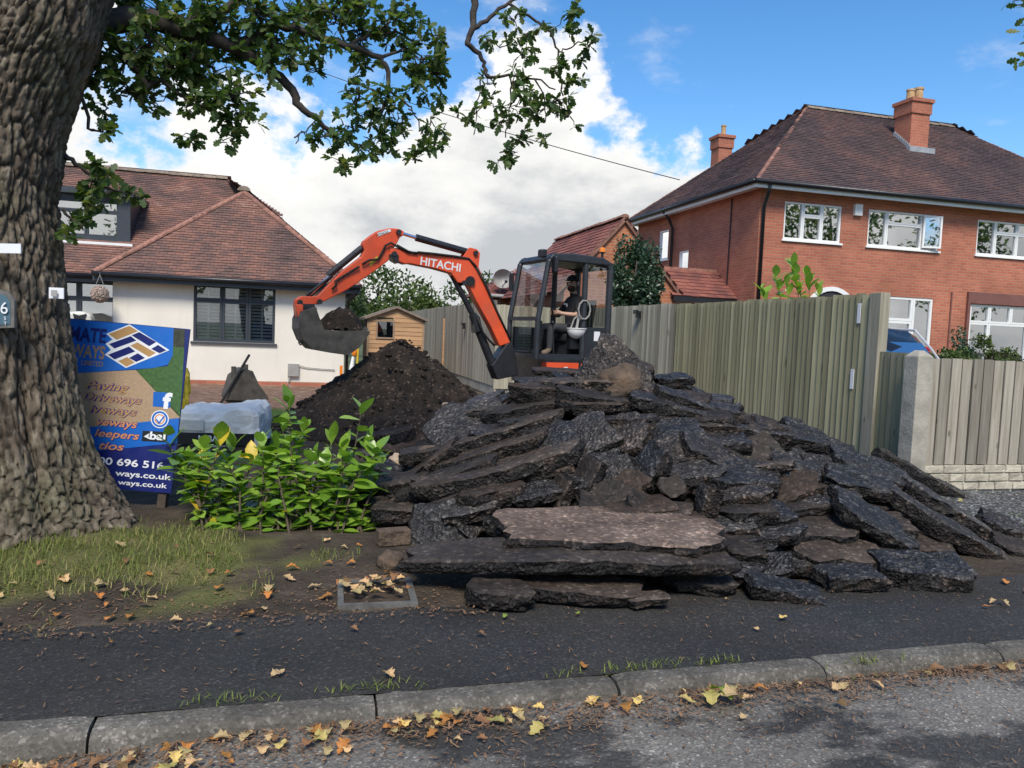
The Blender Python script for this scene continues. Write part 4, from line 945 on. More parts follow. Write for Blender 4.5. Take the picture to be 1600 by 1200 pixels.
LT = 'tarmac slab lying near the top of the heap below the peak'
SL = [  # px, py, length px, width m, thickness m, angle, slope, flip, label, bend
 (955, 832, 352, .80, .085, -2.5, 2, 0, 'broad flat tarmac slab with pale smooth top on the front of the heap', -.01),
 (888, 872, 505, .45, .085, -1, 2, 0, 'very long curved tarmac slab low on the front, under the pale-topped one', -.05),
 (905, 922, 190, .42, .08, -3, 3, 0, LF), (778, 930, 105, .34, .10, -2, 3, 0, LF), (1010, 936, 72, .2, .05, 2, 3, 0, LF), (1085, 905, 120, .4, .07, -6, 6, 0, LF),
 (686, 832, 88, .46, .06, 12, 62, 1, 'upright black tarmac slab standing beside the loose brick at the heap foot', 0),
 (1045, 826, 85, .28, .10, -1, 10, 0, 'brown block of tarmac sitting on the pale-topped slab', 0),
 (985, 830, 84, .2, .07, -3, 15, 1, 'small black lump of tarmac resting on the pale-topped slab', 0),
 (1012, 801, 140, .3, .045, 2, 14, 0, 'thin tarmac sheet just above the pale-topped slab', 0),
 (678, 728, 98, .36, .05, 37, 24, 0, LB), (622, 768, 115, .4, .08, 10, 18, 0, LB), (598, 790, 85, .3, .07, 0, 12, 0, LB), (625, 808, 90, .35, .07, -2, 10, 0, LB),
 (700, 757, 175, .4, .075, 21, 24, 0, LB), (790, 745, 275, .46, .085, 14, 20, 0, LB, .03), (775, 712, 185, .4, .06, 18, 28, 0, LB), (842, 703, 135, .42, .08, 23, 36, 1, LM),
 (735, 668, 135, .55, .06, 7, 34, 1, 'gritty flat tarmac slab facing the sky, between the soil mound and slabs', 0),
 (640, 668, 140, .35, .08, 20, 20, 1, LB), (598, 694, 110, .3, .07, 8, 14, 0, LB), (672, 642, 115, .3, .07, 24, 18, 0, LB), (560, 672, 130, .3, .05, -4, 8, 0, LB),
 (800, 680, 178, .36, .06, 17, 24, 0, LB), (832, 644, 150, .3, .08, 10, 18, 0, LT), (738, 776, 62, .2, .06, 15, 20, 0, LC), (770, 786, 105, .3, .085, 8, 18, 0, LB), (860, 770, 120, .3, .07, 12, 20, 1, LM),
 (905, 696, 112, .46, .11, 25, 42, 1, LM), (968, 692, 105, .46, .10, 30, 44, 1, LM), (1036, 688, 118, .42, .11, 6, 30, 1, LM), (1080, 668, 150, .36, .06, -3, 22, 1, LT),
 (1152, 664, 125, .36, .045, -2, 12, 0, 'thin level tarmac slab high on the heap against the tall fence', 0), (1120, 682, 78, .3, .06, -14, 28, 0, LM),
 (930, 632, 135, .34, .09, -11, 16, 0, LT), (880, 622, 180, .3, .085, -5, 14, 0, LT), (905, 606, 115, .3, .07, 1, 12, 0, LT), (1040, 640, 130, .4, .07, -14, 22, 1, LT), (1075, 634, 110, .4, .07, -20, 18, 1, LT),
 (958, 588, 132, .66, .16, 3, 62, 1, 'big pointed slab of rough tarmac standing at the peak of the heap', 0),
 (912, 757, 92, .3, .07, 58, 48, 0, LC), (880, 772, 64, .26, .08, 72, 52, 0, LC), (1010, 742, 88, .32, .11, 48, 48, 1, LM), (946, 782, 78, .3, .08, 28, 38, 0, LC), (928, 796, 60, .3, .08, -15, 30, 0, LC),
 (1048, 766, 40, .17, .12, 10, 60, 0, LC), (962, 744, 66, .3, .1, 20, 58, 1, LM), (985, 764, 60, .3, .1, 35, 40, 0, LC), (935, 730, 80, .3, .08, 10, 30, 1, LM), (860, 735, 90, .3, .08, 12, 30, 0, LM), (1000, 790, 60, .25, .07, -30, 30, 0, LC),
 (1194, 722, 72, .42, .09, 18, 46, 0, 'reddish brown rounded tarmac piece tilted up among black slabs towards the fence', 0),
 (1112, 718, 118, .36, .11, -30, 40, 1, LM), (1080, 746, 92, .3, .10, 3, 28, 1, LM), (1060, 716, 76, .3, .12, 10, 44, 1, LM), (1145, 778, 115, .32, .1, 6, 22, 1, LM), (1165, 745, 90, .32, .1, -6, 26, 1, LM),
 (1236, 772, 90, .3, .1, 18, 34, 0, LM), (1240, 742, 82, .3, .11, -20, 34, 1, LM), (1262, 796, 55, .22, .09, 12, 26, 1, LC),
 (1281, 824, 112, .48, .065, -1, 14, 0, 'smooth brown-topped tarmac slab, upper one of two near the kerb side', 0),
 (1304, 864, 155, .52, .08, -4, 10, 0, 'smooth brown-topped tarmac slab, lower one of two near the kerb side', 0), (1160, 862, 66, .32, .09, -5, 14, 0, LC),
 (1440, 904, 150, .42, .19, -3, 10, 1, 'thick crumbling earthy lump at the foot of the heap by the pavement', 0), (1222, 926, 125, .34, .09, -13, 10, 1, 'jagged low black fragment lying loose on the pavement', 0),
 (1106, 802, 80, .26, .1, 80, 50, 1, LM), (1190, 812, 98, .36, .11, 0, 20, 1, LM), (1195, 836, 125, .34, .07, 6, 14, 1, LM), (1140, 826, 80, .3, .08, 2, 20, 1, LM),
 (1452, 757, 212, .36, .09, -28, 10, 1, LR), (1472, 797, 148, .36, .10, -30, 14, 1, LR), (1496, 842, 262, .36, .11, -30, 12, 1, LR), (1367, 820, 150, .42, .09, -30, 22, 1, LR), (1356, 737, 128, .34, .09, -20, 22, 1, LR), (1344, 758, 112, .32, .09, -13, 24, 1, LR),
 (1420, 882, 66, .26, .1, -10, 18, 0, LC), (1446, 858, 80, .3, .08, -10, 16, 0, LC), (1555, 828, 62, .28, .13, -10, 20, 1, LC), (1582, 856, 60, .3, .05, -14, 16, 0, LC),
 (1254, 692, 78, .34, .12, -22, 36, 1, LM), (1216, 690, 90, .34, .1, -16, 36, 1, LM), (1292, 712, 86, .34, .1, -18, 32, 1, LM), (1305, 745, 105, .34, .11, -12, 30, 1, LM), (1345, 782, 95, .32, .09, -6, 22, 1, LM), (1300, 785, 80, .3, .1, 15, 30, 1, LM),
 (1180, 680, 110, .36, .08, -8, 26, 1, LT), (1110, 650, 100, .3, .06, -12, 16, 0, LT), (1375, 860, 90, .3, .1, -4, 14, 1, LC), (1235, 880, 110, .36, .09, 2, 8, 1, LF), (1150, 895, 90, .36, .09, -4, 6, 1, LF), (1330, 905, 110, .36, .09, 0, 6, 1, LF),
]
for i, s_ in enumerate(SL):
    px, py, lp, W, T, an, sl, fl, lab = s_[:9]; bend = s_[9] if len(s_) > 9 else 0.0
    zz = .24 if 'pale smooth' in lab else (.17 if 'very long' in lab else (.045 if lab == LF else None)); up_ = .13 if lab == LR else 0
    P = onZ(px, py, zz) if zz else hit(px, py, lambda x, y: max(0.02, hm(x, y)+up_)); d = (P-EYE).dot(CM @ Vector((0, 0, -1)))
    T *= 1.2 if lp < 300 else 0.95
    if lab == LB: sl, T = sl*0.25-2, T*1.3
    elif lab == LT: sl, T = sl*0.3, T*1.25
    elif lab == LM: sl, T = sl*0.75, T*1.1
    mt = 'slab_pale' if 'pale smooth' in lab else ('slab_brown' if ('brown' in lab or lab == LF or 'very long' in lab) else 'slab_top')
    put_slab(P, lp*d/FPX, W*d/6.0 if lp < 300 else W, T*(d/5.6 if lp < 300 else 1), an, sl, 100+i, bool(fl), lab, bend, 0.35 if lab == LB else 0.1, top=mt, yaw=R.uniform(-9, 9) if lp < 200 else 0, shape=[(-.5, -.5), (.5, -.5), (.46, -.1), (.2, .3), (.02, .5), (-.12, .48), (-.42, -.05)] if 'peak of' in lab else None)
LS = 'medium tarmac slab stacked almost level on the slope of the heap'
for i in range(60):
    x, y = R.uniform(0.7, 5.0), R.uniform(4.3, 7.6); h = hm(x, y)
    if h < 0.12: continue
    put_slab(Vector((x, y, h)), R.uniform(.3, .62), R.uniform(.25, .4), R.uniform(.055, .10), 15*(2.75-x)/2+R.uniform(-9, 9), R.uniform(0, 14), 500+i, R.random() < .45, LS, 0, R.uniform(.0, .5), yaw=R.uniform(-25, 25), top=R.choice(('slab_top', 'slab_top', 'slab_brown')))
for i in range(75):                                           # smaller rubble filling the gaps
    x, y = R.uniform(0.6, 4.9), R.uniform(3.85, 8.4); h = hm(x, y)
    if h < 0.03: continue
    sz = R.uniform(0.12, 0.34)
    put_slab(Vector((x, y, h-0.03)), sz, sz*R.uniform(.5, .9), R.uniform(.05, .11), R.uniform(-30, 30), R.uniform(0, 50), 900+i, R.random() < 0.7, LC, 0, 0.1, yaw=R.uniform(-60, 60))
for k, (px, py, sz, mt, lb) in enumerate(((968, 600, .22, 'rock', 'rounded brown boulder of hardcore in front of the peak slab'), (697, 634, .06, 'stone_pale', 'pale rounded stone at the foot of the dark soil mound'), (622, 722, .09, 'stone_pale', 'pale square-ish stone among slabs beside the laurel'), (668, 716, .13, 'rock', 'brown hardcore lump beside a thin edge-on slab'), (610, 879, .09, 'rock', 'dark rounded stone on bare earth near the loose brick'))):
    stone(px, py, (lambda x, y: max(0.03, hm(x, y), soil(x, y)+0.03)), sz, mt, lb, seed=k+3)
br = one(lambda m: m.box(-.105, .105, -.05, .05, 0, .10), 'loose_brick', 'rock', loc=onZ(614, 850, 0)); br.rotation_euler.z = 0.15; tag(br, 'single grey paving brick lying on bare soil by the heap', 'brick'); bevel(br, .006)

# ================================================================== excavator
DO, DH = Vector((3.82, 11.19, 0)), radians(190)
DF, DLft = Vector((cos(DH), sin(DH), 0)), Vector((-sin(DH), cos(DH), 0))
exc = empty('mini_excavator', DO, 'orange and black mini excavator with its boom raised over a soil mound', 'excavator', rz=DH)
def dl(px, py, off=0.0):
    d = ray(px, py); t_ = (off - DLft.dot(EYE-DO))/DLft.dot(d); q = EYE + d*t_ - DO
    return Vector((q.dot(DF), off, q.z))
def z4(zx, zy, off=0.0): return dl(440+zx/4.444, 340+zy/4.444, off)
def z5(zx, zy, off=0.0): return dl(760+zx/4.8, 370+zy/4.8, off)
YA = (0, 1, 0)
def plate(name, pts, th, mat, off=0.0, z=z4, parent=exc, bev=0.012):
    mb = MB(); mb.prism([z(x, y) + Vector((0, off, 0)) for x, y in pts], YA, th); o = mb.build(name, mat, parent); recalc(o)
    if bev: bevel(o, bev)
    return o
boom = plate('boom', [(745, 222), (780, 212), (950, 248), (1250, 276), (1300, 300), (1352, 340), (1400, 450), (1480, 640), (1572, 868), (1500, 892), (1440, 762), (1340, 585), (1290, 482), (1272, 455), (1210, 455), (1165, 388), (1050, 356), (880, 322), (845, 325), (765, 292), (738, 262)], 0.17, 'orange_paint')
for sd in (-0.07, 0.07): plate('cylinder_bracket', [(1245, 276), (1290, 210), (1340, 222), (1364, 250), (1354, 345), (1300, 310)], 0.025, 'orange_paint', sd, parent=boom, bev=0.004)
arm = plate('dipper_arm', [(800, 80), (838, 95), (838, 125), (812, 142), (790, 185), (770, 215), (745, 240), (735, 300), (640, 372), (450, 502), (270, 592), (215, 606), (140, 612), (85, 602), (90, 568), (130, 545), (205, 548), (245, 543), (345, 440), (405, 380), (545, 272), (566, 232), (552, 190), (562, 165), (620, 120), (660, 95), (740, 76)], 0.14, 'orange_paint')
plate('name_plate', [(655, 110), (745, 82), (750, 100), (660, 135)], 0.004, 'label_white', 0.073, parent=arm, bev=0)
plate('warning_sticker', [(600, 315), (655, 268), (662, 290), (605, 342)], 0.004, 'decal_yellow', 0.073, parent=arm, bev=0)
plate('boom_plate', [(735, 262), (760, 245), (800, 262), (800, 320), (765, 300)], 0.20, 'black_steel', 0, parent=boom, bev=.004)
def cyl(name, a, b, r, mat, off=0.0, z=z4, parent=exc, n=14):
    return one(lambda m: m.tube([z(*a)+Vector((0, off, 0)), z(*b)+Vector((0, off, 0))], r, n), name, mat, parent, smooth=False)
ac = cyl('arm_cylinder', (932, 138), (1285, 238), 0.05, 'black_steel'); cyl('piston_rod', (832, 108), (940, 142), 0.024, 'chrome', parent=ac)
bc = cyl('bucket_cylinder', (556, 212), (322, 402), 0.045, 'black_steel', 0.0); cyl('piston_rod', (395, 350), (180, 548), 0.022, 'chrome', parent=bc)
cyl('link_rod', (335, 410), (165, 540), 0.016, 'black_steel', 0.06, parent=bc); cyl('link_rod', (360, 405), (205, 545), 0.016, 'black_steel', -0.06, parent=bc)
kc = cyl('boom_cylinder', (1325, 672), (1490, 1090), 0.062, 'black_steel', 0.0); cyl('piston_rod', (1185, 400), (1335, 690), 0.042, 'black_steel', 0.0, parent=kc)
plate('cylinder_guard', [(1320, 650), (1365, 690), (1385, 790), (1330, 800)], 0.16, 'black_steel', 0, parent=kc)
for a_ in ((800, 105), (1330, 250), (1250, 455), (120, 590), (255, 585), (770, 255), (155, 640)):
    one(lambda m: m.tube([z4(*a_)+Vector((0, -0.115, 0)), z4(*a_)+Vector((0, 0.115, 0))], 0.035, 12), 'pivot_pin', 'black_steel', exc)
one(lambda m: m.tube([z4(1310, 440, -.11), z4(1310, 440, .11)], 0.07, 14), 'boom_lamp', 'black_plastic', boom)
for k, pts in enumerate(([(560, 325), (610, 295), (670, 290), (700, 240), (720, 195), (760, 175), (810, 205), (880, 240), (945, 245)], [(350, 500), (380, 470), (372, 445), (440, 400), (540, 340)], [(945, 240), (1050, 250), (1200, 268), (1300, 285), (1350, 340)], [(1350, 340), (1420, 470), (1500, 660), (1590, 850)], [(1360, 690), (1400, 800), (1440, 850), (1480, 890)], [(940, 250), (880, 235), (800, 190)])):
    one(lambda m: m.tube([z4(x, y, 0.10+0.012*sin(j*1.7)) for j, (x, y) in enumerate(pts)], 0.016, 7), 'hose', 'rubber', exc, smooth=True)
# bucket: hinge ears, curved shell, side plates, load of soil
bk = MB(); shell = [(210, 622), (120, 650), (98, 700), (96, 770), (128, 850), (190, 912), (300, 932), (430, 950), (505, 898), (580, 792)]
bw = 0.27; pts3 = [z4(x, y) for x, y in shell]; inn = [p + (z4(330, 760)-p).normalized()*0.03 for p in pts3]
for a_, b_, c_, d_ in zip(pts3, pts3[1:], inn, inn[1:]):
    o_ = Vector((0, bw, 0)); bk.hexa([a_-o_, b_-o_, d_-o_, c_-o_, a_+o_, b_+o_, d_+o_, c_+o_])
bucket = bk.build('bucket', 'bucket_steel', exc)
for sd in (-bw, bw): plate('side_plate', shell + [(560, 782), (400, 785), (268, 778), (232, 690)], 0.028, 'bucket_steel', sd*1.04, parent=bucket, bev=.003)
for sd in (-0.10, 0.10): plate('hinge_ear', [(90, 600), (215, 600), (262, 720), (250, 840), (190, 870), (120, 800), (96, 700)], 0.03, 'black_steel', sd, parent=bucket, bev=.004)
plate('tipping_link', [(85, 600), (140, 605), (140, 660), (118, 710), (100, 690)], 0.25, 'orange_paint', 0, parent=bucket)
one(lambda m: m.tube([z4(135, 850, .02), z4(118, 868, .02), z4(130, 885, .02), z4(148, 870, .02), z4(135, 850, .02)], 0.012, 6), 'lifting_eye', 'black_steel', bucket)
for k in range(4):
    yy = -0.22+0.147*k; one(lambda m: m.bar(z4(560, 805, yy), z4(590, 765, yy), 0.05, 0.02, YA), 'tooth', 'bucket_steel', bucket)
ld = MB(); nx_, ny_ = 26, 16
for j in range(ny_+1):
    for i in range(nx_+1):
        u, v = i/nx_, j/ny_; p = z4(225+350*u, 790-10*u, -0.255+0.51*v)
        prof_ = sin(pi*min(1, u*0.93+0.06))**0.6*0.40*(1-abs(2*v-1)**3*0.75)*(0.75+0.35*u)
        ld.v.append(tuple(p+Vector((0, 0, prof_+0.035*fbm(p*9)+0.02*noise.noise(p*25)-0.075))))
for j in range(ny_):
    for i in range(nx_): a_ = j*(nx_+1)+i; ld.face((a_, a_+1, a_+nx_+2, a_+nx_+1))
lo = ld.build('soil_load', 'soil_dark'); lo.location = DO; lo.rotation_euler.z = DH; recalc(lo); tag(lo, 'heaped dark soil filling the raised digger bucket', 'soil')
# swing post, house, cab
plate('swing_bracket', [(45, 925), (130, 798), (172, 800), (200, 900), (215, 1035), (60, 1068), (18, 960)], 0.24, 'black_steel', 0, z5)
cyl('bracket_pin', (60, 960), (60, 961), 0.05, 'black_steel', 0, z5)
BZ = 1.06                                                      # cab floor
one(lambda m: m.prism([(0.62, 0, 0.66), (0.62, 0, BZ-.02), (-0.5, 0, BZ-.02), (-0.5, 0, 0.66)], YA, 1.16), 'turntable_deck', 'black_steel', exc)
hp = MB(); hp.prism([(0.05, 0, 0.68), (-0.44, 0, 0.68), (-0.54, 0, 0.9), (-0.53, 0, 1.38), (-0.47, 0, 1.46), (-0.42, 0, 1.05), (0.05, 0, 1.0)], YA, 1.2); hood = hp.build('engine_hood', 'orange_paint', exc); recalc(hood); bevel(hood, 0.05, 3)
one(lambda m: m.box(0.10, 0.62, 0.44, 0.605, 0.78, 1.0), 'side_panel', 'orange_paint', exc); one(lambda m: m.box(0.28, 0.34, 0.606, 0.61, 0.84, 0.94), 'warning_sticker', 'label_white', exc)
one(lambda m: m.tube([(0, 0, 0.5), (0, 0, 0.68)], 0.34, 20), 'slew_ring', 'black_steel', exc)
one(lambda m: m.box(-0.5, 0.5, -0.45, 0.45, 0.28, 0.5), 'undercarriage', 'black_steel', exc)
for sd in (-1, 1):
    tr = MB(); n = 26; y0, y1 = sd*0.5-0.13, sd*0.5+0.13; ring = []
    for i in range(n):
        an = 2*pi*i/n; cx = 0.62 if cos(an) > 0 else -0.62; ring.append((cx+0.22*cos(an), 0, 0.24+0.22*sin(an)))
    tr.prism([Vector(p)+Vector((0, sd*0.5, 0)) for p in ring], YA, 0.26); tk = tr.build('track', 'rubber', exc)
    for k in range(3): one(lambda m: m.tube([(-0.45+0.45*k, sd*0.5+sd*0.13, 0.16), (-0.45+0.45*k, sd*0.5+sd*0.15, 0.16)], 0.08, 12), 'roller', 'black_steel', tk)
one(lambda m: (m.box(1.05, 1.12, -0.7, 0.7, 0.08, 0.38), m.bar((0.3, 0.3, 0.3), (1.06, 0.3, 0.25), .08, .08), m.bar((0.3, -0.3, 0.3), (1.06, -0.3, 0.25), .08, .08)), 'dozer_blade', 'orange_paint', exc)
CW = 0.48; RZt = 2.55
Af = lambda z: 0.60 + (0.13 if z < 1.62 else 0.13 - (z-1.62)/(RZt-1.62)*0.15)   # front line of the cab (slopes back)
cabp = empty('cab', (0, 0, 0)); cabp.parent = exc
fr = MB()
for sd in (-1, 1):
    y = sd*CW
    fr.tube([(Af(BZ), y, BZ-.02), (Af(1.62), y, 1.62), (Af(RZt-.1), y, RZt-0.10), (Af(RZt)-0.06, y, RZt-.02)], 0.042, 8)
    fr.tube([(-0.02, y, BZ), (-0.02, y, RZt-.06)], 0.045, 8)
    fr.tube([(-0.44, y, 1.35), (-0.44, y, RZt-0.16), (-0.40, y, RZt-0.07)], 0.05, 8)
    fr.tube([(Af(RZt)-0.05, y, RZt-.03), (-0.02, y, RZt-.02), (-0.40, y, RZt-.08)], 0.05, 8)
    fr.bar((-0.02, y, 1.5), (-0.46, y, 1.5), 0.05, 0.06)
    fr.bar((-0.02, y, BZ+.02), (Af(BZ), y, BZ+.02), 0.06, 0.08)
for z, x in ((BZ+.02, Af(BZ)), (1.62, Af(1.62)), (RZt-.06, Af(RZt-.06)-.03)): fr.bar((x, -CW, z), (x, CW, z), 0.05, 0.06)
fr.bar((-0.44, -CW, RZt-.12), (-0.44, CW, RZt-.12), .06, .06); fr.bar((-0.45, -CW, 1.5), (-0.45, CW, 1.5), .06, .06)
cabf = fr.build('cab_frame', 'cab_grey', exc); bpy.data.objects.remove(cabp)
ro = MB(); ro.prism([(Af(RZt)+.03, 0, RZt-.06), (Af(RZt)-.03, 0, RZt+.01), (0.2, 0, RZt+.035), (-0.3, 0, RZt+.01), (-0.47, 0, RZt-.07), (-0.45, 0, RZt-.10), (Af(RZt), 0, RZt-.09)], YA, CW*2+.1)
rf = ro.build('cab_roof', 'cab_grey', exc); recalc(rf); bevel(rf, .025, 2)
mb = MB(); mb.prism([(-0.02, 0, BZ-.02), (-0.02, 0, 1.48), (-0.46, 0, 1.48), (-0.62, 0, 1.36), (-0.50, 0, BZ-.02)], YA, 0.03); sp_ = mb.build('rear_side_panel', 'cab_grey', exc); sp_.location.y = CW+.005; recalc(sp_)
sp2 = link('rear_side_panel', sp_.data, exc); sp2.location.y = -CW-.005
one(lambda m: m.box(-.30, -.20, CW+.021, CW+.025, 1.33, 1.47), 'sticker', 'label_white', exc); one(lambda m: (m.box(-.42, -.40, CW+.021, CW+.024, 1.25, 1.35), m.box(-.46, -.44, CW+.021, CW+.024, 1.23, 1.33)), 'marking', 'label_white', exc)
def pane(name, pts, parent=cabf):
    mb = MB(); mb.poly(pts); return mb.build(name, 'glass_cab', parent)
pane('windscreen', [(Af(1.66)+.005, -CW+.05, 1.66), (Af(1.66)+.005, CW-.05, 1.66), (Af(RZt-.1)-.0, CW-.05, RZt-.11), (Af(RZt-.1), -CW+.05, RZt-.11)])
pane('lower_windscreen', [(Af(BZ)+.005, -CW+.05, BZ+.06), (Af(BZ)+.005, CW-.05, BZ+.06), (Af(1.6)+.005, CW-.05, 1.58), (Af(1.6)+.005, -CW+.05, 1.58)])
pane('quarter_glass', [(-.06, CW, 1.54), (-.41, CW, 1.54), (-.41, CW, RZt-.14), (-.06, CW, RZt-.1)]); pane('quarter_glass', [(-.06, -CW, 1.54), (-.41, -CW, 1.54), (-.41, -CW, RZt-.14), (-.06, -CW, RZt-.1)])
pane('side_glass', [(.02, -CW, 1.5), (Af(1.5)-.03, -CW, 1.5), (Af(RZt-.1)-.05, -CW, RZt-.1), (.02, -CW, RZt-.1)]); pane('rear_glass', [(-.45, -CW+.05, 1.55), (-.45, CW-.05, 1.55), (-.45, CW-.05, RZt-.17), (-.45, -CW+.05, RZt-.17)])
one(lambda m: m.box(.0, Af(BZ)-.02, -CW+.03, CW-.03, BZ-.012, BZ+.012), 'cab_floor', 'concrete_grey', exc); one(lambda m: m.box(0.0, Af(1.1)-.05, -CW-.01, -CW+.02, BZ, 1.5), 'door_panel', 'cab_grey', exc)
st = MB(); st.box(-.32, .14, -.22, .22, 1.30, 1.42); st.hexa([(-.34, -.22, 1.40), (-.22, -.22, 1.40), (-.22, .22, 1.40), (-.34, .22, 1.40), (-.42, -.2, 1.95), (-.33, -.2, 1.95), (-.33, .2, 1.95), (-.42, .2, 1.95)]); st.box(-.3, .1, -.2, .2, BZ, 1.3)
seat = st.build('seat', 'cloth_black', exc); bevel(seat, .03, 2)
one(lambda m: (m.tube([(.30, .20, BZ), (.34, .20, 1.55)], .014, 6), m.ball((.34, .20, 1.58), .03, 8, 6), m.tube([(.30, -.20, BZ), (.34, -.20, 1.55)], .014, 6), m.ball((.34, -.20, 1.58), .03, 8, 6)), 'control_lever', 'black_plastic', exc)
one(lambda m: m.box(-.05, .15, .30, .42, 1.2, 1.55), 'arm_console', 'black_plastic', exc)
one(lambda m: m.tube([(-0.02+.10*cos(a/10*2*pi)*1.0+.02, CW+.05, 1.78+.14*sin(a/10*2*pi)) for a in range(11)], .012, 6), 'grab_handle', 'cable_grey', exc)
mr = one(lambda m: m.box(.50, .56, CW+.01, CW+.14, 2.28, 2.52), 'mirror', 'black_plastic', exc); bevel(mr, .02); wl_ = one(lambda m: m.box(.64, .74, CW-.09, CW+.04, RZt-.06, RZt+.06), 'work_light', 'black_plastic', exc); bevel(wl_, .02)
mm = one(lambda m: (m.box(.68, .72, -CW-.12, -CW-.02, 2.05, 2.3), m.tube([(.66, -CW, 2.3), (.72, -CW-.06, 2.32), (.70, -CW-.07, 2.2)], .014, 6)), 'mirror', 'black_plastic', exc)
bea = one(lambda m: m.tube([(-.40, .30, RZt-.06), (-.40, .30, RZt+.10), (-.40, .30, RZt+.11), (-.40, .30, RZt+.12)], [.02, .02, .055, .055], 12), 'beacon_stem', 'black_plastic', exc)
one(lambda m: m.tube([(-.40, .30, RZt+.12), (-.40, .30, RZt+.17), (-.40, .30, RZt+.19)], [.05, .045, .02], 12), 'beacon', 'amber', bea)
# lettering on the boom
dg = None
def text(body, size, M, mat, parent, ext=0.001, bold=0.0, align='LEFT', shear=0.0, name='lettering', space=1.0):
    cu = bpy.data.curves.new('txt', 'FONT'); cu.body = body; cu.size = size; cu.extrude = ext; cu.offset = bold; cu.align_x = align; cu.shear = shear; cu.space_character = space
    to = bpy.data.objects.new('txt', cu); COL.objects.link(to); bpy.context.view_layer.update()
    me = bpy.data.meshes.new_from_object(to.evaluated_get(bpy.context.evaluated_depsgraph_get())); bpy.data.objects.remove(to)
    me.materials.clear(); me.materials.append(MATS[mat]); o = link(name, me, parent); o.matrix_local = M; return o
a_, b_ = z4(958, 325, .088), z4(1240, 375, .088); ex_ = (b_-a_).normalized(); ez_ = Vector((0, 1, 0)); ey_ = ez_.cross(ex_)
M = Matrix((ex_, ey_, ez_)).transposed().to_4x4(); M.translation = a_
tt = text('HITACHI', 0.185, M, 'label_white', boom, .001, .004, space=1.02); wd_ = max(v.co.x for v in tt.data.vertices); tt.scale = ((b_-a_).length/wd_,)*3
a2 = z4(662, 131, .0765); M2 = M.copy(); e2 = (z4(745, 103, .0765)-a2).normalized(); M2 = Matrix((e2, ez_.cross(e2), ez_)).transposed().to_4x4(); M2.translation = a2
t2 = text('HITACHI', 0.05, M2, 'black_plastic', arm); t2.scale = ((z4(742, 103)-z4(664, 131)).length/max(v.co.x for v in t2.data.vertices),)*3

# ------------------------------------------------------------------ operator
def skin_body(name, joints, edges, mats, region, parent=None):
    me = bpy.data.meshes.new(name); names = list(joints); idx = {n: i for i, n in enumerate(names)}
    me.from_pydata([joints[n][0] for n in names], [(idx[a], idx[b]) for a, b in edges], [])
    o = bpy.data.objects.new(name, me); COL.objects.link(o)
    md = o.modifiers.new('skin', 'SKIN'); md.use_smooth_shade = True
    for i, n in enumerate(names):
        r = joints[n][1]; sv = me.skin_vertices[0].data[i]; sv.radius = (r, r) if isinstance(r, (int, float)) else r; sv.use_root = (i == 0)
    o.modifiers.new('sub', 'SUBSURF').levels = 2; o.modifiers['sub'].render_levels = 2
    bpy.context.view_layer.update()
    m2 = bpy.data.meshes.new_from_object(o.evaluated_get(bpy.context.evaluated_depsgraph_get())); bpy.data.objects.remove(o)
    m2.materials.clear()
    for m in mats: m2.materials.append(MATS[m])
    for p in m2.polygons: p.material_index = region(p.center); p.use_smooth = True
    return link(name, m2, parent)
Jn = {
 'pelvis': ((-.10, 0, 1.50), .125), 'waist': ((-.12, 0, 1.66), .115), 'chest': ((-.12, .02, 1.84), .135), 'neckb': ((-.10, .03, 1.99), .07), 'neck': ((-.07, .045, 2.06), .052), 'jaw': ((-.03, .06, 2.13), .066), 'skull': ((-.05, .06, 2.22), .086),
 'shL': ((-.12, .19, 1.93), .068), 'elL': ((-.02, .29, 1.70), .046), 'wrL': ((.17, .19, 1.72), .03), 'haL': ((.23, .14, 1.735), .03),
 'shR': ((-.12, -.16, 1.93), .068), 'elR': ((.02, -.24, 1.70), .046), 'wrR': ((.20, -.04, 1.715), .03), 'haR': ((.25, .02, 1.73), .03),
 'hiL': ((-.06, .10, 1.48), .095), 'knL': ((.34, .15, 1.52), .066), 'anL': ((.36, .16, 1.16), .045), 'toL': ((.50, .17, 1.11), .04),
 'hiR': ((-.06, -.10, 1.48), .095), 'knR': ((.36, -.13, 1.52), .066), 'anR': ((.40, -.14, 1.16), .045), 'toR': ((.54, -.14, 1.11), .04)}
for sd, hx in (('L', (.23, .14, 1.735)), ('R', (.25, .02, 1.73))):
    for k in range(4):
        q = Vector(hx); s1_ = 1 if sd == 'L' else -1
        Jn['f%s%d' % (sd, k)] = (tuple(q+Vector((.045, -.012*s1_+.0, .022-.015*k))), .0095); Jn['g%s%d' % (sd, k)] = (tuple(q+Vector((.062-.004*k, -.04*s1_, .020-.016*k))), .008)
    Jn['t'+sd] = (tuple(Vector(hx)+Vector((.012, -.02*s1_, .04))), .010); Jn['u'+sd] = (tuple(Vector(hx)+Vector((.035, -.035*s1_, .055))), .009)
Ed = [('pelvis', 'waist'), ('waist', 'chest'), ('chest', 'neckb'), ('neckb', 'neck'), ('neck', 'jaw'), ('jaw', 'skull'), ('chest', 'shL'), ('shL', 'elL'), ('elL', 'wrL'), ('wrL', 'haL'), ('chest', 'shR'), ('shR', 'elR'), ('elR', 'wrR'), ('wrR', 'haR'), ('pelvis', 'hiL'), ('hiL', 'knL'), ('knL', 'anL'), ('anL', 'toL'), ('pelvis', 'hiR'), ('hiR', 'knR'), ('knR', 'anR'), ('anR', 'toR')]
for sd in 'LR': Ed += [('ha'+sd, 'f%s%d' % (sd, k)) for k in range(4)] + [('f%s%d' % (sd, k), 'g%s%d' % (sd, k)) for k in range(4)] + [('ha'+sd, 't'+sd), ('t'+sd, 'u'+sd)]
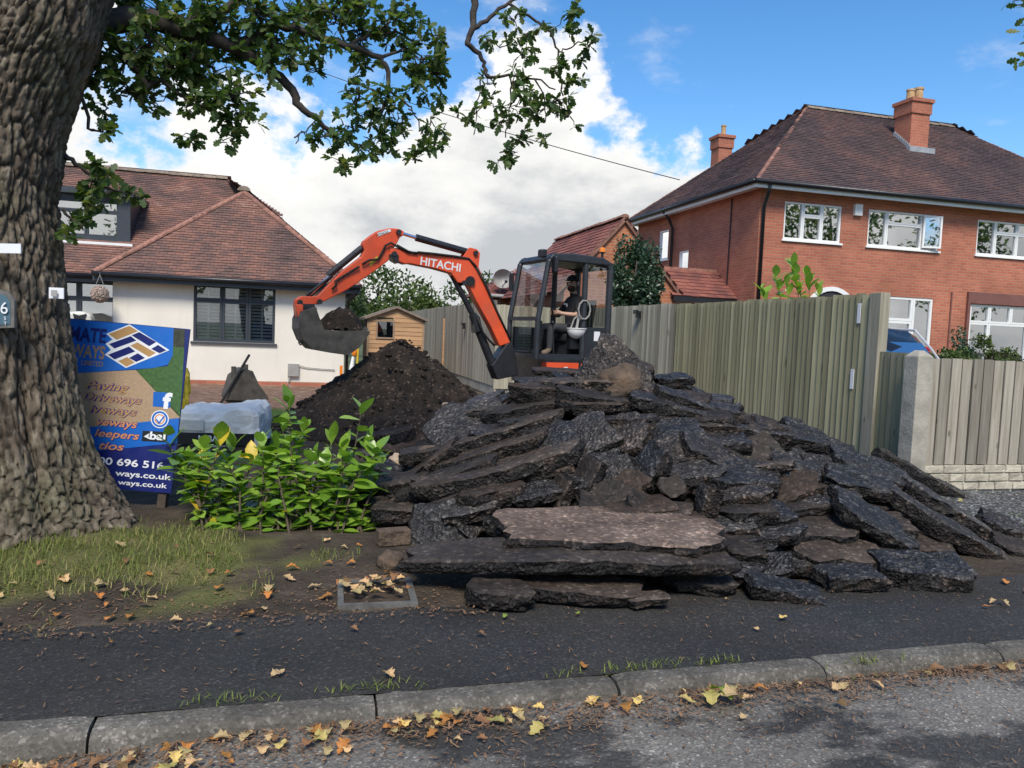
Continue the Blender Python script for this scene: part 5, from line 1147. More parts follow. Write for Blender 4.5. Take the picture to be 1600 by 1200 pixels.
def region(c):
    if c.z > 2.035: return 0
    if c.z > 1.60 and c.x < .07 and (c.z > 1.77 or abs(c.y-.02) < .2) and not (c.z < 1.78 and abs(c.y) > .235): return 1
    if c.x > -.03 and c.z > 1.64 and c.x > .0: return 0
    if c.z > 1.62: return 1
    return 3 if c.z < 1.19 else 2
op = skin_body('person', Jn, Ed, ['skin', 'cloth_black', 'cloth_grey', 'boot'], region)
op.location = DO; op.rotation_euler.z = DH; tag(op, 'man in black shirt and cap seated in the digger cab, hands together', 'person')
HC = Vector((-.045, .06, 2.19)); fa = radians(38)                # head turned towards the street
hd = Matrix.Translation(HC) @ Matrix.Rotation(fa, 4, 'Z')
def hpart(name, fn, mat, **k):
    o = one(fn, name, mat, op, **k); o.matrix_local = hd; return o
cp = MB(); n = 18
for i in range(7):
    th = pi/2*i/6
    for j in range(n): cp.v.append((.108*cos(th)*cos(2*pi*j/n)-.005, .097*cos(th)*sin(2*pi*j/n), .035+.095*sin(th)))
for i in range(6):
    for j in range(n): cp.face((i*n+j, i*n+(j+1) % n, (i+1)*n+(j+1) % n, (i+1)*n+j))
cap_ = cp.build('cap', 'cloth_black', op, smooth=True); cap_.matrix_local = hd
hpart('cap_peak', lambda m: m.prism([(.09, -.075, .04), (.15, -.06, .03), (.178, 0, .026), (.15, .06, .03), (.09, .075, .04)], (0, 0, 1), .008), 'cloth_black')
hpart('beard', lambda m: m.ball((.028, 0, -.082), (.066, .068, .052), 12, 8), 'beard', smooth=True)
hpart('nose', lambda m: m.hexa([(.082, -.014, -.03), (.112, -.012, -.034), (.112, .012, -.034), (.082, .014, -.03), (.082, -.008, .012), (.09, -.006, .012), (.09, .006, .012), (.082, .008, .012)]), 'skin')
for sd in (-1, 1):
    hpart('eye', lambda m: m.ball((.083, .032*sd, .012), (.008, .015, .008), 8, 6), 'beard'); hpart('ear', lambda m: m.ball((-.005, .09*sd, -.005), (.022, .012, .034), 8, 6), 'skin')
hpart('mouth', lambda m: m.box(.088, .096, -.024, .024, -.068, -.060), 'decal_red')
tg = one(lambda m: (m.box(.028, .030, -.05, .0, 1.86, 1.89), m.box(.028, .030, .03, .06, 1.83, 1.88)), 'shirt_print', 'label_white', op)
mug = one(lambda m: m.box(.255, .285, .035, .125, 1.71, 1.80), 'phone', 'black_plastic'); mug.location = DO; mug.rotation_euler.z = DH; tag(mug, 'small dark phone held in the seated man\'s hands', 'phone')
hel = empty('safety_helmet', DO + DF*.06 + DLft*.43 + Vector((0, 0, 1.50)), 'white hard hat hanging upside down in the cab doorway', 'hard hat', rz=DH)
hb = MB(); n = 20
for i in range(8):
    th = pi/2*i/7
    for j in range(n): hb.v.append((.15*cos(th)*cos(2*pi*j/n), .125*cos(th)*sin(2*pi*j/n), -.15*sin(th)))
for i in range(7):
    for j in range(n): hb.face((i*n+j, (i+1)*n+j, (i+1)*n+(j+1) % n, i*n+(j+1) % n))
hb.build('shell', 'white_paint', hel, smooth=True)
one(lambda m: m.prism([(.14*cos(a/20*2*pi)*1.12, .12*sin(a/20*2*pi)*1.12, .004) for a in range(20)], (0, 0, 1), .012), 'brim', 'white_paint', hel)
one(lambda m: (m.tube([(.1, 0, 0), (.06, .02, .14), (0, .03, .2)], .012, 6), m.tube([(-.1, 0, 0), (-.05, .02, .14), (0, .03, .2)], .012, 6), m.tube([(.04, .07, 0), (.0, .05, .18)], .02, 6)), 'harness', 'cable_grey', hel)

# ================================================================== oak: trunk, limbs, leaves
oak = empty('oak_tree', (-1.75, 4.75, 0), 'large old oak with deeply fissured bark, limbs reaching over the site', 'tree')
OB = Vector((-1.75, 4.75, 0))
edge_px = [(905, 230), (845, 205), (790, 172), (720, 142), (600, 109), (500, 89), (400, 80), (300, 76), (200, 90), (120, 116), (60, 145), (-60, 175), (-200, 190)]
TD = 5.05                                                          # camera depth of the trunk axis
cl = []
for py, ex in edge_px:
    P = onD(ex, py, TD); r = 0.44 + 0.36*sm(640, 900, py)**1.6 + 0.03*sm(300, 0, py)
    c = P - RT*r; cl.append((c, r))
tb = MB(); n = 280; zs = []
path = [(Vector((cl[0][0].x, cl[0][0].y, -0.1)), cl[0][1]*1.06)] + cl
def lerp_path(t_):
    f = t_*(len(path)-1); i = min(int(f), len(path)-2); k = f-i
    return path[i][0].lerp(path[i+1][0], k), path[i][1]*(1-k)+path[i+1][1]*k
m = 460; fis = []
for i in range(m+1):
    c, r = lerp_path(i/m)
    for j in range(n):
        a = 2*pi*j/n; z = c.z
        low = sm(1.0, 0.0, z); root = 0.10*low*max(0, cos(5*a+0.8))+0.05*low*cos(3*a)
        wx, wy, wz = cos(a)*r*1.0, sin(a)*r*1.0, z
        w_ = 0.16*noise.noise(Vector((wx*4, wy*4, wz*1.5)))
        vd = noise.voronoi(Vector((wx*21+w_*2, wy*21+w_*2, wz*4.6+w_*3)))[0]; e1_ = vd[1]-vd[0]
        vd2 = noise.voronoi(Vector((wx*27+w_*2, wy*27, wz*13+w_*4)))[0]; e2_ = vd2[1]-vd2[0]
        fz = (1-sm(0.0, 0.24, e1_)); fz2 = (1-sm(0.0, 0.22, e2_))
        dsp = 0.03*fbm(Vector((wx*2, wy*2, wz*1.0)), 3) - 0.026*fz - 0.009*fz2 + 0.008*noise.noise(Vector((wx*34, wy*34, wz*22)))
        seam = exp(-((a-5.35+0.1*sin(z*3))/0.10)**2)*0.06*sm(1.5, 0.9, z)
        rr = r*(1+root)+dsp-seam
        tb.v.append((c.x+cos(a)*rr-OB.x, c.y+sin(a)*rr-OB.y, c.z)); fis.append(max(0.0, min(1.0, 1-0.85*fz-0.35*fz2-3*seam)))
for i in range(m):
    for j in range(n): tb.face((i*n+j, i*n+(j+1) % n, (i+1)*n+(j+1) % n, (i+1)*n+j))
tr = tb.build('trunk', 'bark', oak, smooth=True); a_ = tr.data.attributes.new('fissure', 'FLOAT', 'POINT'); a_.data.foreach_set('value', fis)
OAK_Z = TD
def px3(px, py, d): return onD(px, py, d) - OB
def dep(px): return 5.0 + 1.9*max(0, px)/900
limb_px = [([(120, 40), (200, 28), (240, 32), (290, 48), (333, 63), (363, 72), (417, 103), (457, 140), (467, 167), (497, 187), (515, 205), (531, 226)], .10, .012),
 ([(290, 48), (312, 42), (350, 17), (390, -10)], .05, .03), ([(363, 72), (400, 60), (410, 47), (435, 38), (487, 52), (540, 70), (596, 91), (605, 105), (605, 133), (606, 157), (590, 185)], .05, .012),
 ([(150, 0), (250, -50), (420, -90), (600, -80), (741, -30), (741, 20), (736, 52), (729, 70), (750, 84), (757, 105), (764, 122), (795, 116), (837, 122), (868, 140)], .055, .006),
 ([(738, 45), (767, 25), (795, 3), (830, -10)], .022, .012), ([(795, 3), (837, 33), (858, 49), (872, 80), (874, 110), (880, 150)], .014, .007), ([(872, 80), (890, 76), (905, 65), (920, 62)], .008, .005),
 ([(180, 60), (215, 110), (230, 137), (247, 123), (277, 143), (297, 163), (323, 167), (350, 150)], .03, .008), ([(120, 120), (140, 200), (150, 205), (175, 198)], .015, .006), ([(100, 240), (125, 260), (160, 290), (200, 305)], .02, .006),
 ([(540, 70), (575, 55), (620, 50), (660, 70)], .02, .008), ([(596, 91), (630, 78), (660, 88)], .016, .006), ([(640, 170), (655, 190), (660, 215), (668, 228)], .007, .004), ([(606, 140), (635, 160), (650, 178)], .012, .006),
 ([(757, 105), (748, 150), (738, 172)], .008, .004), ([(795, 116), (800, 150), (795, 180), (790, 215)], .008, .005), ([(837, 122), (850, 150), (852, 190)], .009, .005), ([(460, 215), (472, 205), (480, 214)], .006, .004), ([(497, 187), (470, 210), (462, 225)], .007, .004), ([(100, 330), (115, 345), (130, 360)], .012, .005),
 ([(310, 42), (300, 90), (297, 100)], .03, .012), ([(435, 38), (470, 15), (520, 20)], .02, .008)]
lb = MB()
for pts, r0, r1 in limb_px:
    k = len(pts); P3 = []
    for i in range(k-1):
        for s_ in range(4):
            f = s_/4; x, y = pts[i][0]*(1-f)+pts[i+1][0]*f, pts[i][1]*(1-f)+pts[i+1][1]*f
            P3.append(px3(x, y, dep(x)) + Vector((R.uniform(-1, 1), R.uniform(-1, 1), R.uniform(-1, 1)))*0.012)
    P3.append(px3(*pts[-1], dep(pts[-1][0])))
    lb.tube(P3, [r0+(r1-r0)*(i/(len(P3)-1))**0.7 for i in range(len(P3))], 8)
def leaf_poly(mb, c, ax, nr, L, tone, lob=True):
    """one lobed oak leaf: midrib folded, 3 lobes a side."""
    ax = ax.normalized(); sd = ax.cross(nr); sd = sd.normalized() if sd.length > 1e-4 else ax.orthogonal().normalized(); up = sd.cross(ax)
    prof = ((0, .02), (.18, .13), (.27, .10), (.42, .27), (.52, .16), (.68, .30), (.78, .17), (.92, .15), (1, 0)) if lob else ((0, 0.02), (.3, .22), (.65, .22), (1, 0))
    b = len(mb.v); k = len(prof)
    for t_, w in prof: mb.v.append(tuple(c+ax*(t_*L)-up*(0.10*L*t_*t_)))
    for s_ in (1, -1):
        for t_, w in prof: mb.v.append(tuple(c+ax*(t_*L)+sd*(s_*w*L)+up*(0.10*w*L-0.10*L*t_*t_)))
    for i in range(k-1):
        mb.face((b+i, b+i+1, b+k+i+1, b+k+i), 0, tone); mb.face((b+i+1, b+i, b+2*k+i, b+2*k+i+1), 0, tone)
def rvec(rg): 
    v = Vector((rg.gauss(0, 1), rg.gauss(0, 1), rg.gauss(0, 1))); return v.normalized()
clus = [(190,90,42),(228,62,45),(268,110,45),(205,140,35),(290,92,45),(332,110,40),(310,150,36),(362,150,38),(340,190,32),(382,178,28),(302,210,22),(346,222,17),(165,170,22),(158,205,14),(150,285,28),(172,300,26),(206,304,14),(122,345,20),(115,372,16),(150,255,16),(128,310,22),(160,120,30),(240,160,25),
 (330,20,42),(400,20,45),(380,68,30),(430,60,35),(460,22,45),(452,90,26),(420,105,28),(520,30,42),(560,48,38),(600,38,30),(500,78,28),(562,100,24),(632,72,32),(660,92,34),(682,60,22),(650,130,32),(602,150,34),(622,190,32),(592,214,24),(672,190,18),(684,115,28),(652,235,20),(646,250,12),(260,20,45),(200,10,40),(480,110,18),(350,70,28),(300,30,36),(560,10,40),(640,20,28),
 (505,212,24),(540,200,28),(562,228,24),(532,252,18),(536,266,9),(482,212,16),(580,180,28),(560,150,24),(690,150,14),(610,225,18),(680,225,14),(692,205,10),
 (762,60,14),(802,30,20),(822,58,22),(832,82,14),(782,72,16),(882,28,22),(893,58,15),(920,72,16),(902,14,13),(862,108,18),(890,128,20),(872,160,28),(888,182,18),(802,128,22),(832,142,24),(802,165,26),(842,176,24),(762,130,15),(742,175,22),(716,182,11),(782,190,22),(812,212,18),(802,238,13),(778,250,11),(852,212,13),(872,92,12),(815,85,14),(850,35,12),(768,160,14),(795,248,9),(905,95,10),(925,55,9)]
lv = MB(); rg = random.Random(5); tips = []
for (cx, cy, rp) in clus:
    d = dep(cx) + rg.uniform(-.15, .15); c = px3(cx, cy, d); rr = rp*d/FPX; nl = int(8+rp*rp*(0.066 if cy < 125 and cx < 700 else 0.055))
    for k in range(max(2, nl//6)):
        o_ = rvec(rg)*rr*rg.random()**0.5; o_.z *= .9; q = c+o_
        lb.tube([c+rvec(rg)*rr*.2, c+o_*.6+rvec(rg)*.02, q], [.006, .004, .003], 4, cap=False)
        base_dir = (o_.normalized()+Vector((0, 0, -.25)))
        for s_ in range(7):                                          # rosette of leaves at the twig end
            ax = (base_dir*0.5 + rvec(rg)).normalized(); leaf_poly(lv, q+rvec(rg)*.012, ax, (rvec(rg)+Vector((0, 0, 1.2))), rg.uniform(.065, .105), rg.random())
# the rest of the crown above and beside the picture
crown_c = [Vector((-2.2, 5.6, 6.8)), Vector((-4.0, 5.2, 6.0)), Vector((-0.6, 6.6, 6.6)), Vector((-2.4, 7.2, 6.2)), Vector((-4.4, 7.0, 5.6)), Vector((-5.2, 5.8, 5.2))]
top_ = cl[-1][0]
for c in crown_c:
    lb.tube([top_-OB, top_.lerp(c, .5)-OB+rvec(rg)*.25, c-OB], [.26, .14, .05], 8)
    for k in range(22):
        o_ = rvec(rg); o_ = Vector((o_.x*1.7, o_.y*1.7, o_.z*1.1))*rg.random()**.4; q = c-OB+o_
        lb.tube([c-OB+o_*.2, q], [.02, .006], 4, cap=False)
        for s_ in range(18): leaf_poly(lv, q+rvec(rg)*.22, rvec(rg), rvec(rg)+Vector((0, 0, 1)), rg.uniform(.10, .16), rg.random(), False)
lb.build('limbs', 'branch', oak, smooth=True)
tag(lv.build('crown', 'foliage_oak', oak, tone=True), kind='stuff')
# plates fixed to the trunk
def on_trunk(px, py, push=0.0): return onD(px, py, TD-0.50-push)
def tag_plate(px0, px1, py0, py1, mat, label, cat, name, d):
    a, b, c_, e_ = (onD(px0, py0, d), onD(px1, py0+1, d+.02), onD(px1, py1+1, d+.02), onD(px0, py1, d)); mb = MB(); mb.prism([a, b, c_, e_], FW, 0.008)
    o = mb.build(name, mat); recalc(o); return tag(o, label, cat)
tag_plate(-30, 33, 380, 395, 'label_white', 'narrow white metal tag nailed high on the oak trunk', 'tag', 'metal_tag', 4.62)
tp = tag_plate(77, 100, 449, 466, 'label_white', 'small white printed card tacked to the oak trunk', 'card', 'printed_card', 4.74)
a, b = onD(80, 453, 4.73), onD(89, 462, 4.735); mb = MB(); mb.prism([onD(80, 453, 4.725), onD(89, 453.4, 4.73), onD(89, 463.4, 4.73), onD(80, 463, 4.725)], FW, 0.004); pc = mb.build('print', 'cable_grey', tp); recalc(pc)
pd = 4.62; pl = MB()
ol = [(-62, 515), (24, 512), (24, 470), (16, 458), (-10, 449), (-40, 452), (-62, 462)]
pl.prism([onD(x, y, pd+.0003*x) for x, y in ol], FW, 0.02); plq = pl.build('house_plaque', 'galvanised'); recalc(plq); tag(plq, 'arched blue house number plaque with grey rim on the oak trunk', 'plaque')
mb = MB(); mb.prism([onD(-19+(x+19)*.82, 484+(y-484)*.82, pd-.012+.0003*x) for x, y in ol], FW, 0.006); f_ = mb.build('face', 'plaque_blue', plq); recalc(f_)
def face_text(body, px, py, size, d, mat, parent, **k):
    M = Matrix((RT, UP, -FW)).transposed().to_4x4(); M.translation = onD(px, py, d); return text(body, size, M, mat, parent, **k)
face_text('6', 0, 490, .10, pd-.02, 'label_white', plq); face_text('S', 6, 500, .03, pd-.02, 'label_white', plq); face_text('T', 6, 508, .03, pd-.02, 'label_white', plq)

# ================================================================== advertising board
BD = 5.75
tl, trr, brr, bl = (60, 493), (286, 513.6), (268, 772), (38, 752)
bo = onD(175, 760, BD); board = empty('advertising_board', bo, 'blue and tan paving company advertising board leaning behind the oak', 'sign')
e1 = (onD(*trr, BD+.02)-onD(*tl, BD-.02)); Wb = e1.length; e1.normalize(); e2 = (onD(*tl, BD-.02)-onD(*bl, BD-.1)); Hb = e2.length; e3 = e1.cross(e2).normalized(); e2 = e3.cross(e1)
BM = Matrix((e1, e2, e3)).transposed().to_4x4(); BM.translation = onD(*bl, BD-.1) - bo
# board frame: x right 0..Wb, y up 0..Hb, z to the viewer.   bx,by convert photo pixels to board coordinates
BI = (Matrix.Translation(bo) @ BM).inverted()
def bp(px, py):
    d = ray(px, py); W2 = Matrix.Translation(bo) @ BM; nrm = e3; o_ = W2.translation; t_ = (o_-EYE).dot(nrm)/d.dot(nrm); q = BI @ (EYE+d*t_); return (q.x, q.y)
def bpoly(name, pts, mat, z, raw=False, parent=board):
    P = [(Vector((x, y, z)) if raw else Vector((*bp(x, y), z))) for x, y in pts]
    mb = MB(); mb.prism(P, (0, 0, 1), .0008); o = mb.build(name, mat, parent); recalc(o); o.matrix_local = BM; return o
mb = MB(); mb.box(0, Wb, 0, Hb, -.012, 0); pn = mb.build('panel', 'sign_navy', board); pn.matrix_local = BM
bpoly('blue_field', [(0.004, 0.30*Hb*0+.06*Hb), (Wb-.004, .06*Hb), (Wb-.004, .46*Hb), (0.004, .46*Hb)], 'sign_blue', .0006, True) if False else None
bpoly('blue_band', [(60, 672), (280, 652), (277, 692), (200, 700), (60, 712)], 'sign_blue', .0012)
bpoly('tan_picture', [(60, 590), (120, 583), (212, 578), (278, 645), (281, 653), (200, 662), (60, 674)], 'sign_tan', .0014)
bpoly('lawn_picture', [(212, 578), (262, 572), (288, 544), (285, 600), (281, 652)], 'sign_grass', .0014)
bpoly('lawn_upper', [(270, 514), (288.5, 515.5), (287, 548), (262, 574)], 'sign_grass', .0010)
bpoly('hedge_picture', [(271, 513.5), (289, 515.2), (288, 543), (271, 542)], 'sign_hedge', .0016)
bpoly('blue_head', [(58, 494), (271.5, 512.6), (270, 555), (262, 570), (240, 575), (180, 579), (60, 587)], 'sign_blue', .0018)
zc = lambda x, y: (80+x/3.527, 480+y/3.529)
def lg(name, pts, mat, z): return bpoly(name, [zc(*p) for p in pts], mat, z)
lg('logo_ground', [(305, 147), (432, 95), (652, 237), (413, 335), (297, 262), (330, 235), (300, 203), (338, 178)], 'sign_white', .0024)
for pts, mt in (([(318, 148), (432, 103), (480, 132), (362, 180)], 'sign_gold'), ([(444, 155), (486, 137), (580, 192), (541, 215)], 'sign_navy'), ([(320, 203), (440, 160), (470, 184), (350, 228)], 'sign_navy'), ([(437, 212), (476, 194), (578, 252), (540, 274)], 'sign_gold'), ([(552, 230), (590, 208), (636, 238), (598, 254)], 'sign_navy'), ([(315, 262), (430, 217), (464, 244), (350, 288)], 'sign_navy'), ([(430, 280), (478, 254), (518, 280), (470, 302)], 'sign_navy'), ([(370, 297), (420, 275), (462, 305), (415, 328)], 'sign_gold')): lg('logo_block', pts, mt, .0034)
def btext(body, px, py, wpx, hpx, mat, z=.003, shear=0., bold=0.006, outline=None, align='RIGHT'):
    x, y = bp(px, py); x2, y2 = bp(px, py-hpx); size = (y2-y)*1.38
    for mt, bo_, zz in (((outline, bold+.022, z-.0012),) if outline else ()) + ((mat, bold, z),):
        M = BM @ Matrix.Translation((x, y, zz)); o = text(body, size, M, mt, board, .0003, bo_*size*1.6, align, shear)
        xs = [v.co.x for v in o.data.vertices]; w_ = max(xs)-min(xs); target = wpx*BD/FPX
        o.matrix_local = M @ Matrix.Diagonal((target/w_, 1, 1, 1))
btext('MATE', 165, 536, 56, 22, 'sign_navy', bold=.02); btext('WAYS', 163, 561, 52, 20, 'sign_brown', bold=.02); btext('LIMITED', 161, 573, 33, 8, 'sign_brown', bold=.01)
for tx, px, py, w_ in (('Paving', 198, 612, 66), ('Driveways', 220, 632, 90), ('iveways', 212, 650, 72), ('veways', 213, 669, 62), ('leepers', 216, 687, 68), ('tios', 192, 704, 38)):
    btext(tx, px, py, w_, 12, 'sign_orange' if py > 655 else 'sign_gold', .0044, .25, .008, 'sign_purple')
btext('00 696 516', 256, 733, 100, 11, 'sign_white', bold=.012); btext('ways.co.uk', 266, 750, 85, 9, 'sign_white', bold=.010); btext('ways.co.uk', 260, 763, 75, 8, 'sign_white', bold=.008)
bpoly('social_badge', [(240, 612), (267, 614), (266, 637), (239, 635)], 'sign_blue', .0030); btext('f', 264, 638, 14, 24, 'sign_white', .0042, 0, .03)
def ring(px, py, r, mat, z): bpoly('round_badge', [(px+r*cos(a*pi/12), py+r*sin(a*pi/12)) for a in range(24)], mat, z)
ring(250, 655, 14, 'sign_white', .003); ring(250, 655, 12.5, 'sign_blue', .0036); ring(250, 655, 9.5, 'sign_white', .0042); ring(250, 655, 8, 'sign_orange', .0048); ring(250, 655, 6, 'sign_white', .0054)
bpoly('tick', [(245, 654), (249, 659), (257, 649), (258, 651), (249, 663), (244, 656)], 'sign_blue', .006)
bpoly('black_badge', [(223, 673), (262, 675), (261, 691), (222, 689)], 'bag_black', .003); btext('bal', 259, 688, 24, 12, 'sign_white', .004, 0, .02)
bpoly('fan_mark', [(225, 682), (234, 677), (232, 682), (236, 687)], 'sign_white', .004)
for x0_ in (Wb-.10, .12):
    lg_ = one(lambda m: m.box(x0_, x0_+.06, -.14, Hb*.9, -.07, -.014), 'leg', 'timber_post', board); lg_.matrix_local = BM
# ================================================================== small site things
pal = empty('wrapped_pallet', onZ(348, 697, 0), 'stack of paving bags under clear blue-white plastic wrap on the lawn edge', 'pallet', rz=radians(-8))
pm = MB(); n = 26
for zi in range(9):
    z = .06+.40*zi/8; k = 1.0 if zi < 7 else (0.97 if zi == 7 else .86)
    for j in range(n*2):
        a = 2*pi*j/(n*2); x, y = .46*k*max(-1, min(1, 1.35*cos(a))), .38*k*max(-1, min(1, 1.35*sin(a))); w_ = .04*fbm(Vector((x*5, y*5, z*9)), 4)
        sl = (.07*x if zi > 5 else 0); pm.v.append((x*(1+w_), y*(1+w_), z+w_+sl+(.03*noise.noise(Vector((x*4, y*4, 1))) if zi > 6 else 0)))
nn = n*2
for zi in range(8):
    for j in range(nn): pm.face((zi*nn+j, zi*nn+(j+1) % nn, (zi+1)*nn+(j+1) % nn, (zi+1)*nn+j))
pm.face(range(8*nn, 9*nn)); pm.build('plastic_wrap', 'plastic_wrap', pal, smooth=False)
one(lambda m: m.box(-.40, .42, -.395, -.383, .07, .20), 'printed_bag', 'bag_black', pal)
M = Matrix.Translation((-.16, -.398, .11)) @ Matrix.Rotation(pi/2, 4, 'X'); text('M BA', .09, M, 'label_white', pal, .001, .002)
bgm = one(lambda m: m.box(-.44, -.1, -.40, -.384, .22, .34), 'pale_bag', 'bag_white', pal); bevel(bgm, .03, 2)
one(lambda m: [m.box(-.45, .45, y, y+.09, 0, .055) for y in (-.37, -.05, .28)], 'pallet_boards', 'timber_post', pal)
sb = empty('spare_bucket', onZ(378, 626, 0), 'rusty spare digger bucket with a bar standing on the hardcore', 'digger bucket', rz=radians(15))
b2 = MB(); prof2 = [(-.30, .05), (-.20, .42), (-.02, .56), (.12, .52), (.22, .30), (.40, .04)]
for (x0, z0), (x1, z1) in zip(prof2, prof2[1:]): b2.hexa([(x0, -.3, z0), (x1, -.3, z1), (x1, -.3, z1+.03), (x0, -.3, z0+.03), (x0, .3, z0), (x1, .3, z1), (x1, .3, z1+.03), (x0, .3, z0+.03)])
b2.build('shell', 'bucket_steel', sb)
for y in (-.3, .3): one(lambda m: m.prism([(x, y, z) for x, z in prof2]+[(.1, y, .02)], (0, 1, 0), .03), 'side_plate', 'bucket_steel', sb)
one(lambda m: (m.box(-.22, -.14, -.2, -.16, .36, .62), m.box(-.02, .06, -.2, -.16, .5, .66)), 'hinge_ear', 'bucket_steel', sb)
one(lambda m: m.tube([(-.42, -.34, -.02), (.05, -.34, .84)], .022, 8), 'crowbar', 'rubber', sb)
def bundle(name, loc, fn, mat, label, cat, **k):
    o = one(fn, name, mat, None, loc=loc, **k); return tag(o, label, cat)
yb = MB(); yb.ball((0, 0, .26), (.10, .08, .28), 14, 10, 0, .5, 4); o = yb.build('yellow_sack', 'yellow_bag', loc=onZ(287, 640, 0)); tag(o, 'crumpled yellow sack showing past the board edge', 'sack')
o.location = onD(283, 588, 9.0) - Vector((0, 0, .26)); o.location.z = 0.30
wb = MB(); wb.prism([(-.30, 0, 0), (.30, 0, 0), (.24, 0, .52), (.05, 0, .60), (-.26, 0, .56)], (0, 1, 0), .34); o = wb.build('builders_bag', 'bag_white', loc=(-4.75, 18.5, .9)); recalc(o); bevel(o, .06, 2); tag(o, 'white sack propped below the recessed bungalow window', 'sack')
one(lambda m: m.box(-.36, .36, -.3, .3, -.9, -.02), 'stand', 'timber_post', o)
one(lambda m: m.prism([(-.06, -.19, .34), (.1, -.19, .36), (.16, -.19, .55), (.02, -.19, .50), (-.1, -.19, .54)], (0, 1, 0), .03), 'stain', 'bag_black', o)
hb_ = empty('hanging_flower_ball', (-4.2, 17.75, 1.86), 'round dried flower ball hanging on a cord from the bungalow eaves corner', 'hanging basket')
fb = MB(); fb.ball((0, 0, 0), .165, 24, 16); 
for k in range(260):
    v = rvec(R)*.168; fb.ball(v, R.uniform(.012, .022), 5, 4)
fb.build('flower_ball', 'flower_ball', hb_); one(lambda m: [m.tube([(x, 0, .14), (0, 0, .40), (0, 0, .46)], .006, 5) for x in (-.09, .09)], 'cord', 'cable_grey', hb_)
gl = empty('garden_ornament', onY(549, 585, 17.0).xy.to_3d(), 'orange and white garden ornament by the bungalow corner', 'ornament')
one(lambda m: m.tube([(0, 0, 0), (0, 0, .5), (.03, 0, .75)], [.07, .05, .03], 10), 'body', 'white_paint', gl); one(lambda m: (m.ball((.05, -.02, .85), (.06, .05, .1), 10, 8), m.box(-.25, -.19, -.05, .02, 0, .55)), 'head', 'amber', gl); one(lambda m: m.tube([(.1, 0, .1), (.13, 0, .95)], .025, 8), 'pole', 'decal_yellow', gl)
# inspection cover frame in the soil
mh = empty('inspection_cover', (.38, 4.02, 0), 'rectangular metal inspection cover frame set in bare soil, full of leaves', 'manhole cover', rz=radians(-2))
one(lambda m: (m.box(-.20, .20, .17, .20, -.02, .014), m.box(-.20, .20, -.20, -.17, -.02, .012), m.box(-.20, -.17, -.17, .17, -.02, .013), m.box(.165, .20, -.17, .17, -.02, .013)), 'frame', 'galvanised', mh); one(lambda m: m.box(-.168, .163, -.168, .168, -.02, .002), 'lid', 'soil_brown', mh)
# overhead wire
wa, wbp = onY(1062, 281, HY-.3), onD(300, 30, 30.0); wm = MB(); wp = []
for i in range(41):
    f = i/40; p = wa.lerp(wbp, f); p.z -= 4*.35*f*(1-f); wp.append(p)
wm.tube(wp, .011, 5); tag(wm.build('overhead_wire', 'black_plastic'), 'thin telephone wire strung from the brick house over the site', 'wire')

# ------------------------------------------------------------------ parked car beyond the low fence
car = empty('parked_car', (7.78, 10.6, 0.05), 'black car parked beyond the low fence, rear window reflecting sky', 'car')
secs = []   # (y, half width at sill, z sill, half width roof, z roof)
def carsec(y, hw_, zb_, zt_, rw):
    return [(-hw_*.9, y, zb_), (-hw_, y, zb_+.25), (-hw_, y, .86), (-hw_*.98, y, min(zt_, .98)), (-rw, y, zt_-.07 if zt_ > 1.05 else zt_), (-rw*.8, y, zt_), (0, y, zt_+.03), (rw*.8, y, zt_), (rw, y, zt_-.07 if zt_ > 1.05 else zt_), (hw_*.98, y, min(zt_, .98)), (hw_, y, .86), (hw_, y, zb_+.25), (hw_*.9, y, zb_)]
cs_ = [carsec(-1.95, .80, .35, .80, .7), carsec(-1.9, .86, .28, 1.02, .78), carsec(-1.62, .90, .25, 1.36, .74), carsec(-1.35, .90, .25, 1.60, .70), carsec(-.6, .90, .25, 1.69, .70), carsec(.4, .90, .25, 1.66, .70), carsec(1.1, .90, .25, 1.12, .74), carsec(2.0, .88, .25, .95, .7), carsec(2.25, .78, .3, .75, .6)]
cb = MB(); k = len(cs_[0])
for s_ in cs_: cb.v += s_
for i in range(len(cs_)-1):
    for j in range(k-1): cb.face((i*k+j, i*k+j+1, (i+1)*k+j+1, (i+1)*k+j))
    cb.face((i*k+k-1, i*k, (i+1)*k, (i+1)*k+k-1))
cb.face(range(k-1, -1, -1)); cb.face(range((len(cs_)-1)*k, len(cs_)*k))
body = cb.build('body', 'car_black', car, smooth=True); recalc(body)
one(lambda m: m.poly([(-.66, -1.925+.0, 1.06), (.66, -1.925, 1.06), (.62, -1.56, 1.44), (-.62, -1.56, 1.44)]), 'rear_window', 'glass_car', car)
for sd in (-1, 1):
    one(lambda m: m.tube([(sd*.92, -1.85, .95), (sd*.80, -1.55, 1.36), (sd*.735, -1.3, 1.62), (sd*.73, .3, 1.68)], .018, 6), 'roof_rail', 'silver', car)
    one(lambda m: m.box(sd*.78-.1, sd*.78+.1, -1.96, -1.86, .80, 1.0), 'tail_light', 'decal_red', car)
    for y in (-1.3, 1.35):
        wh = one(lambda m: m.tube([(sd*.74, y, .33), (sd*.93, y, .33)], .33, 22), 'wheel', 'rubber', car); one(lambda m: m.tube([(sd*.92, y, .33), (sd*.94, y, .33)], .2, 14), 'rim', 'silver', wh)
one(lambda m: m.box(-.26, .26, -1.975, -1.95, .62, .73), 'number_plate', 'decal_yellow', car); one(lambda m: m.box(-.85, .85, -2.0, -1.9, .32, .58), 'bumper', 'black_plastic', car); one(lambda m: m.tube([(0, -1.94, 1.1), (.35, -1.93, 1.16)], .012, 5), 'wiper', 'black_plastic', car)

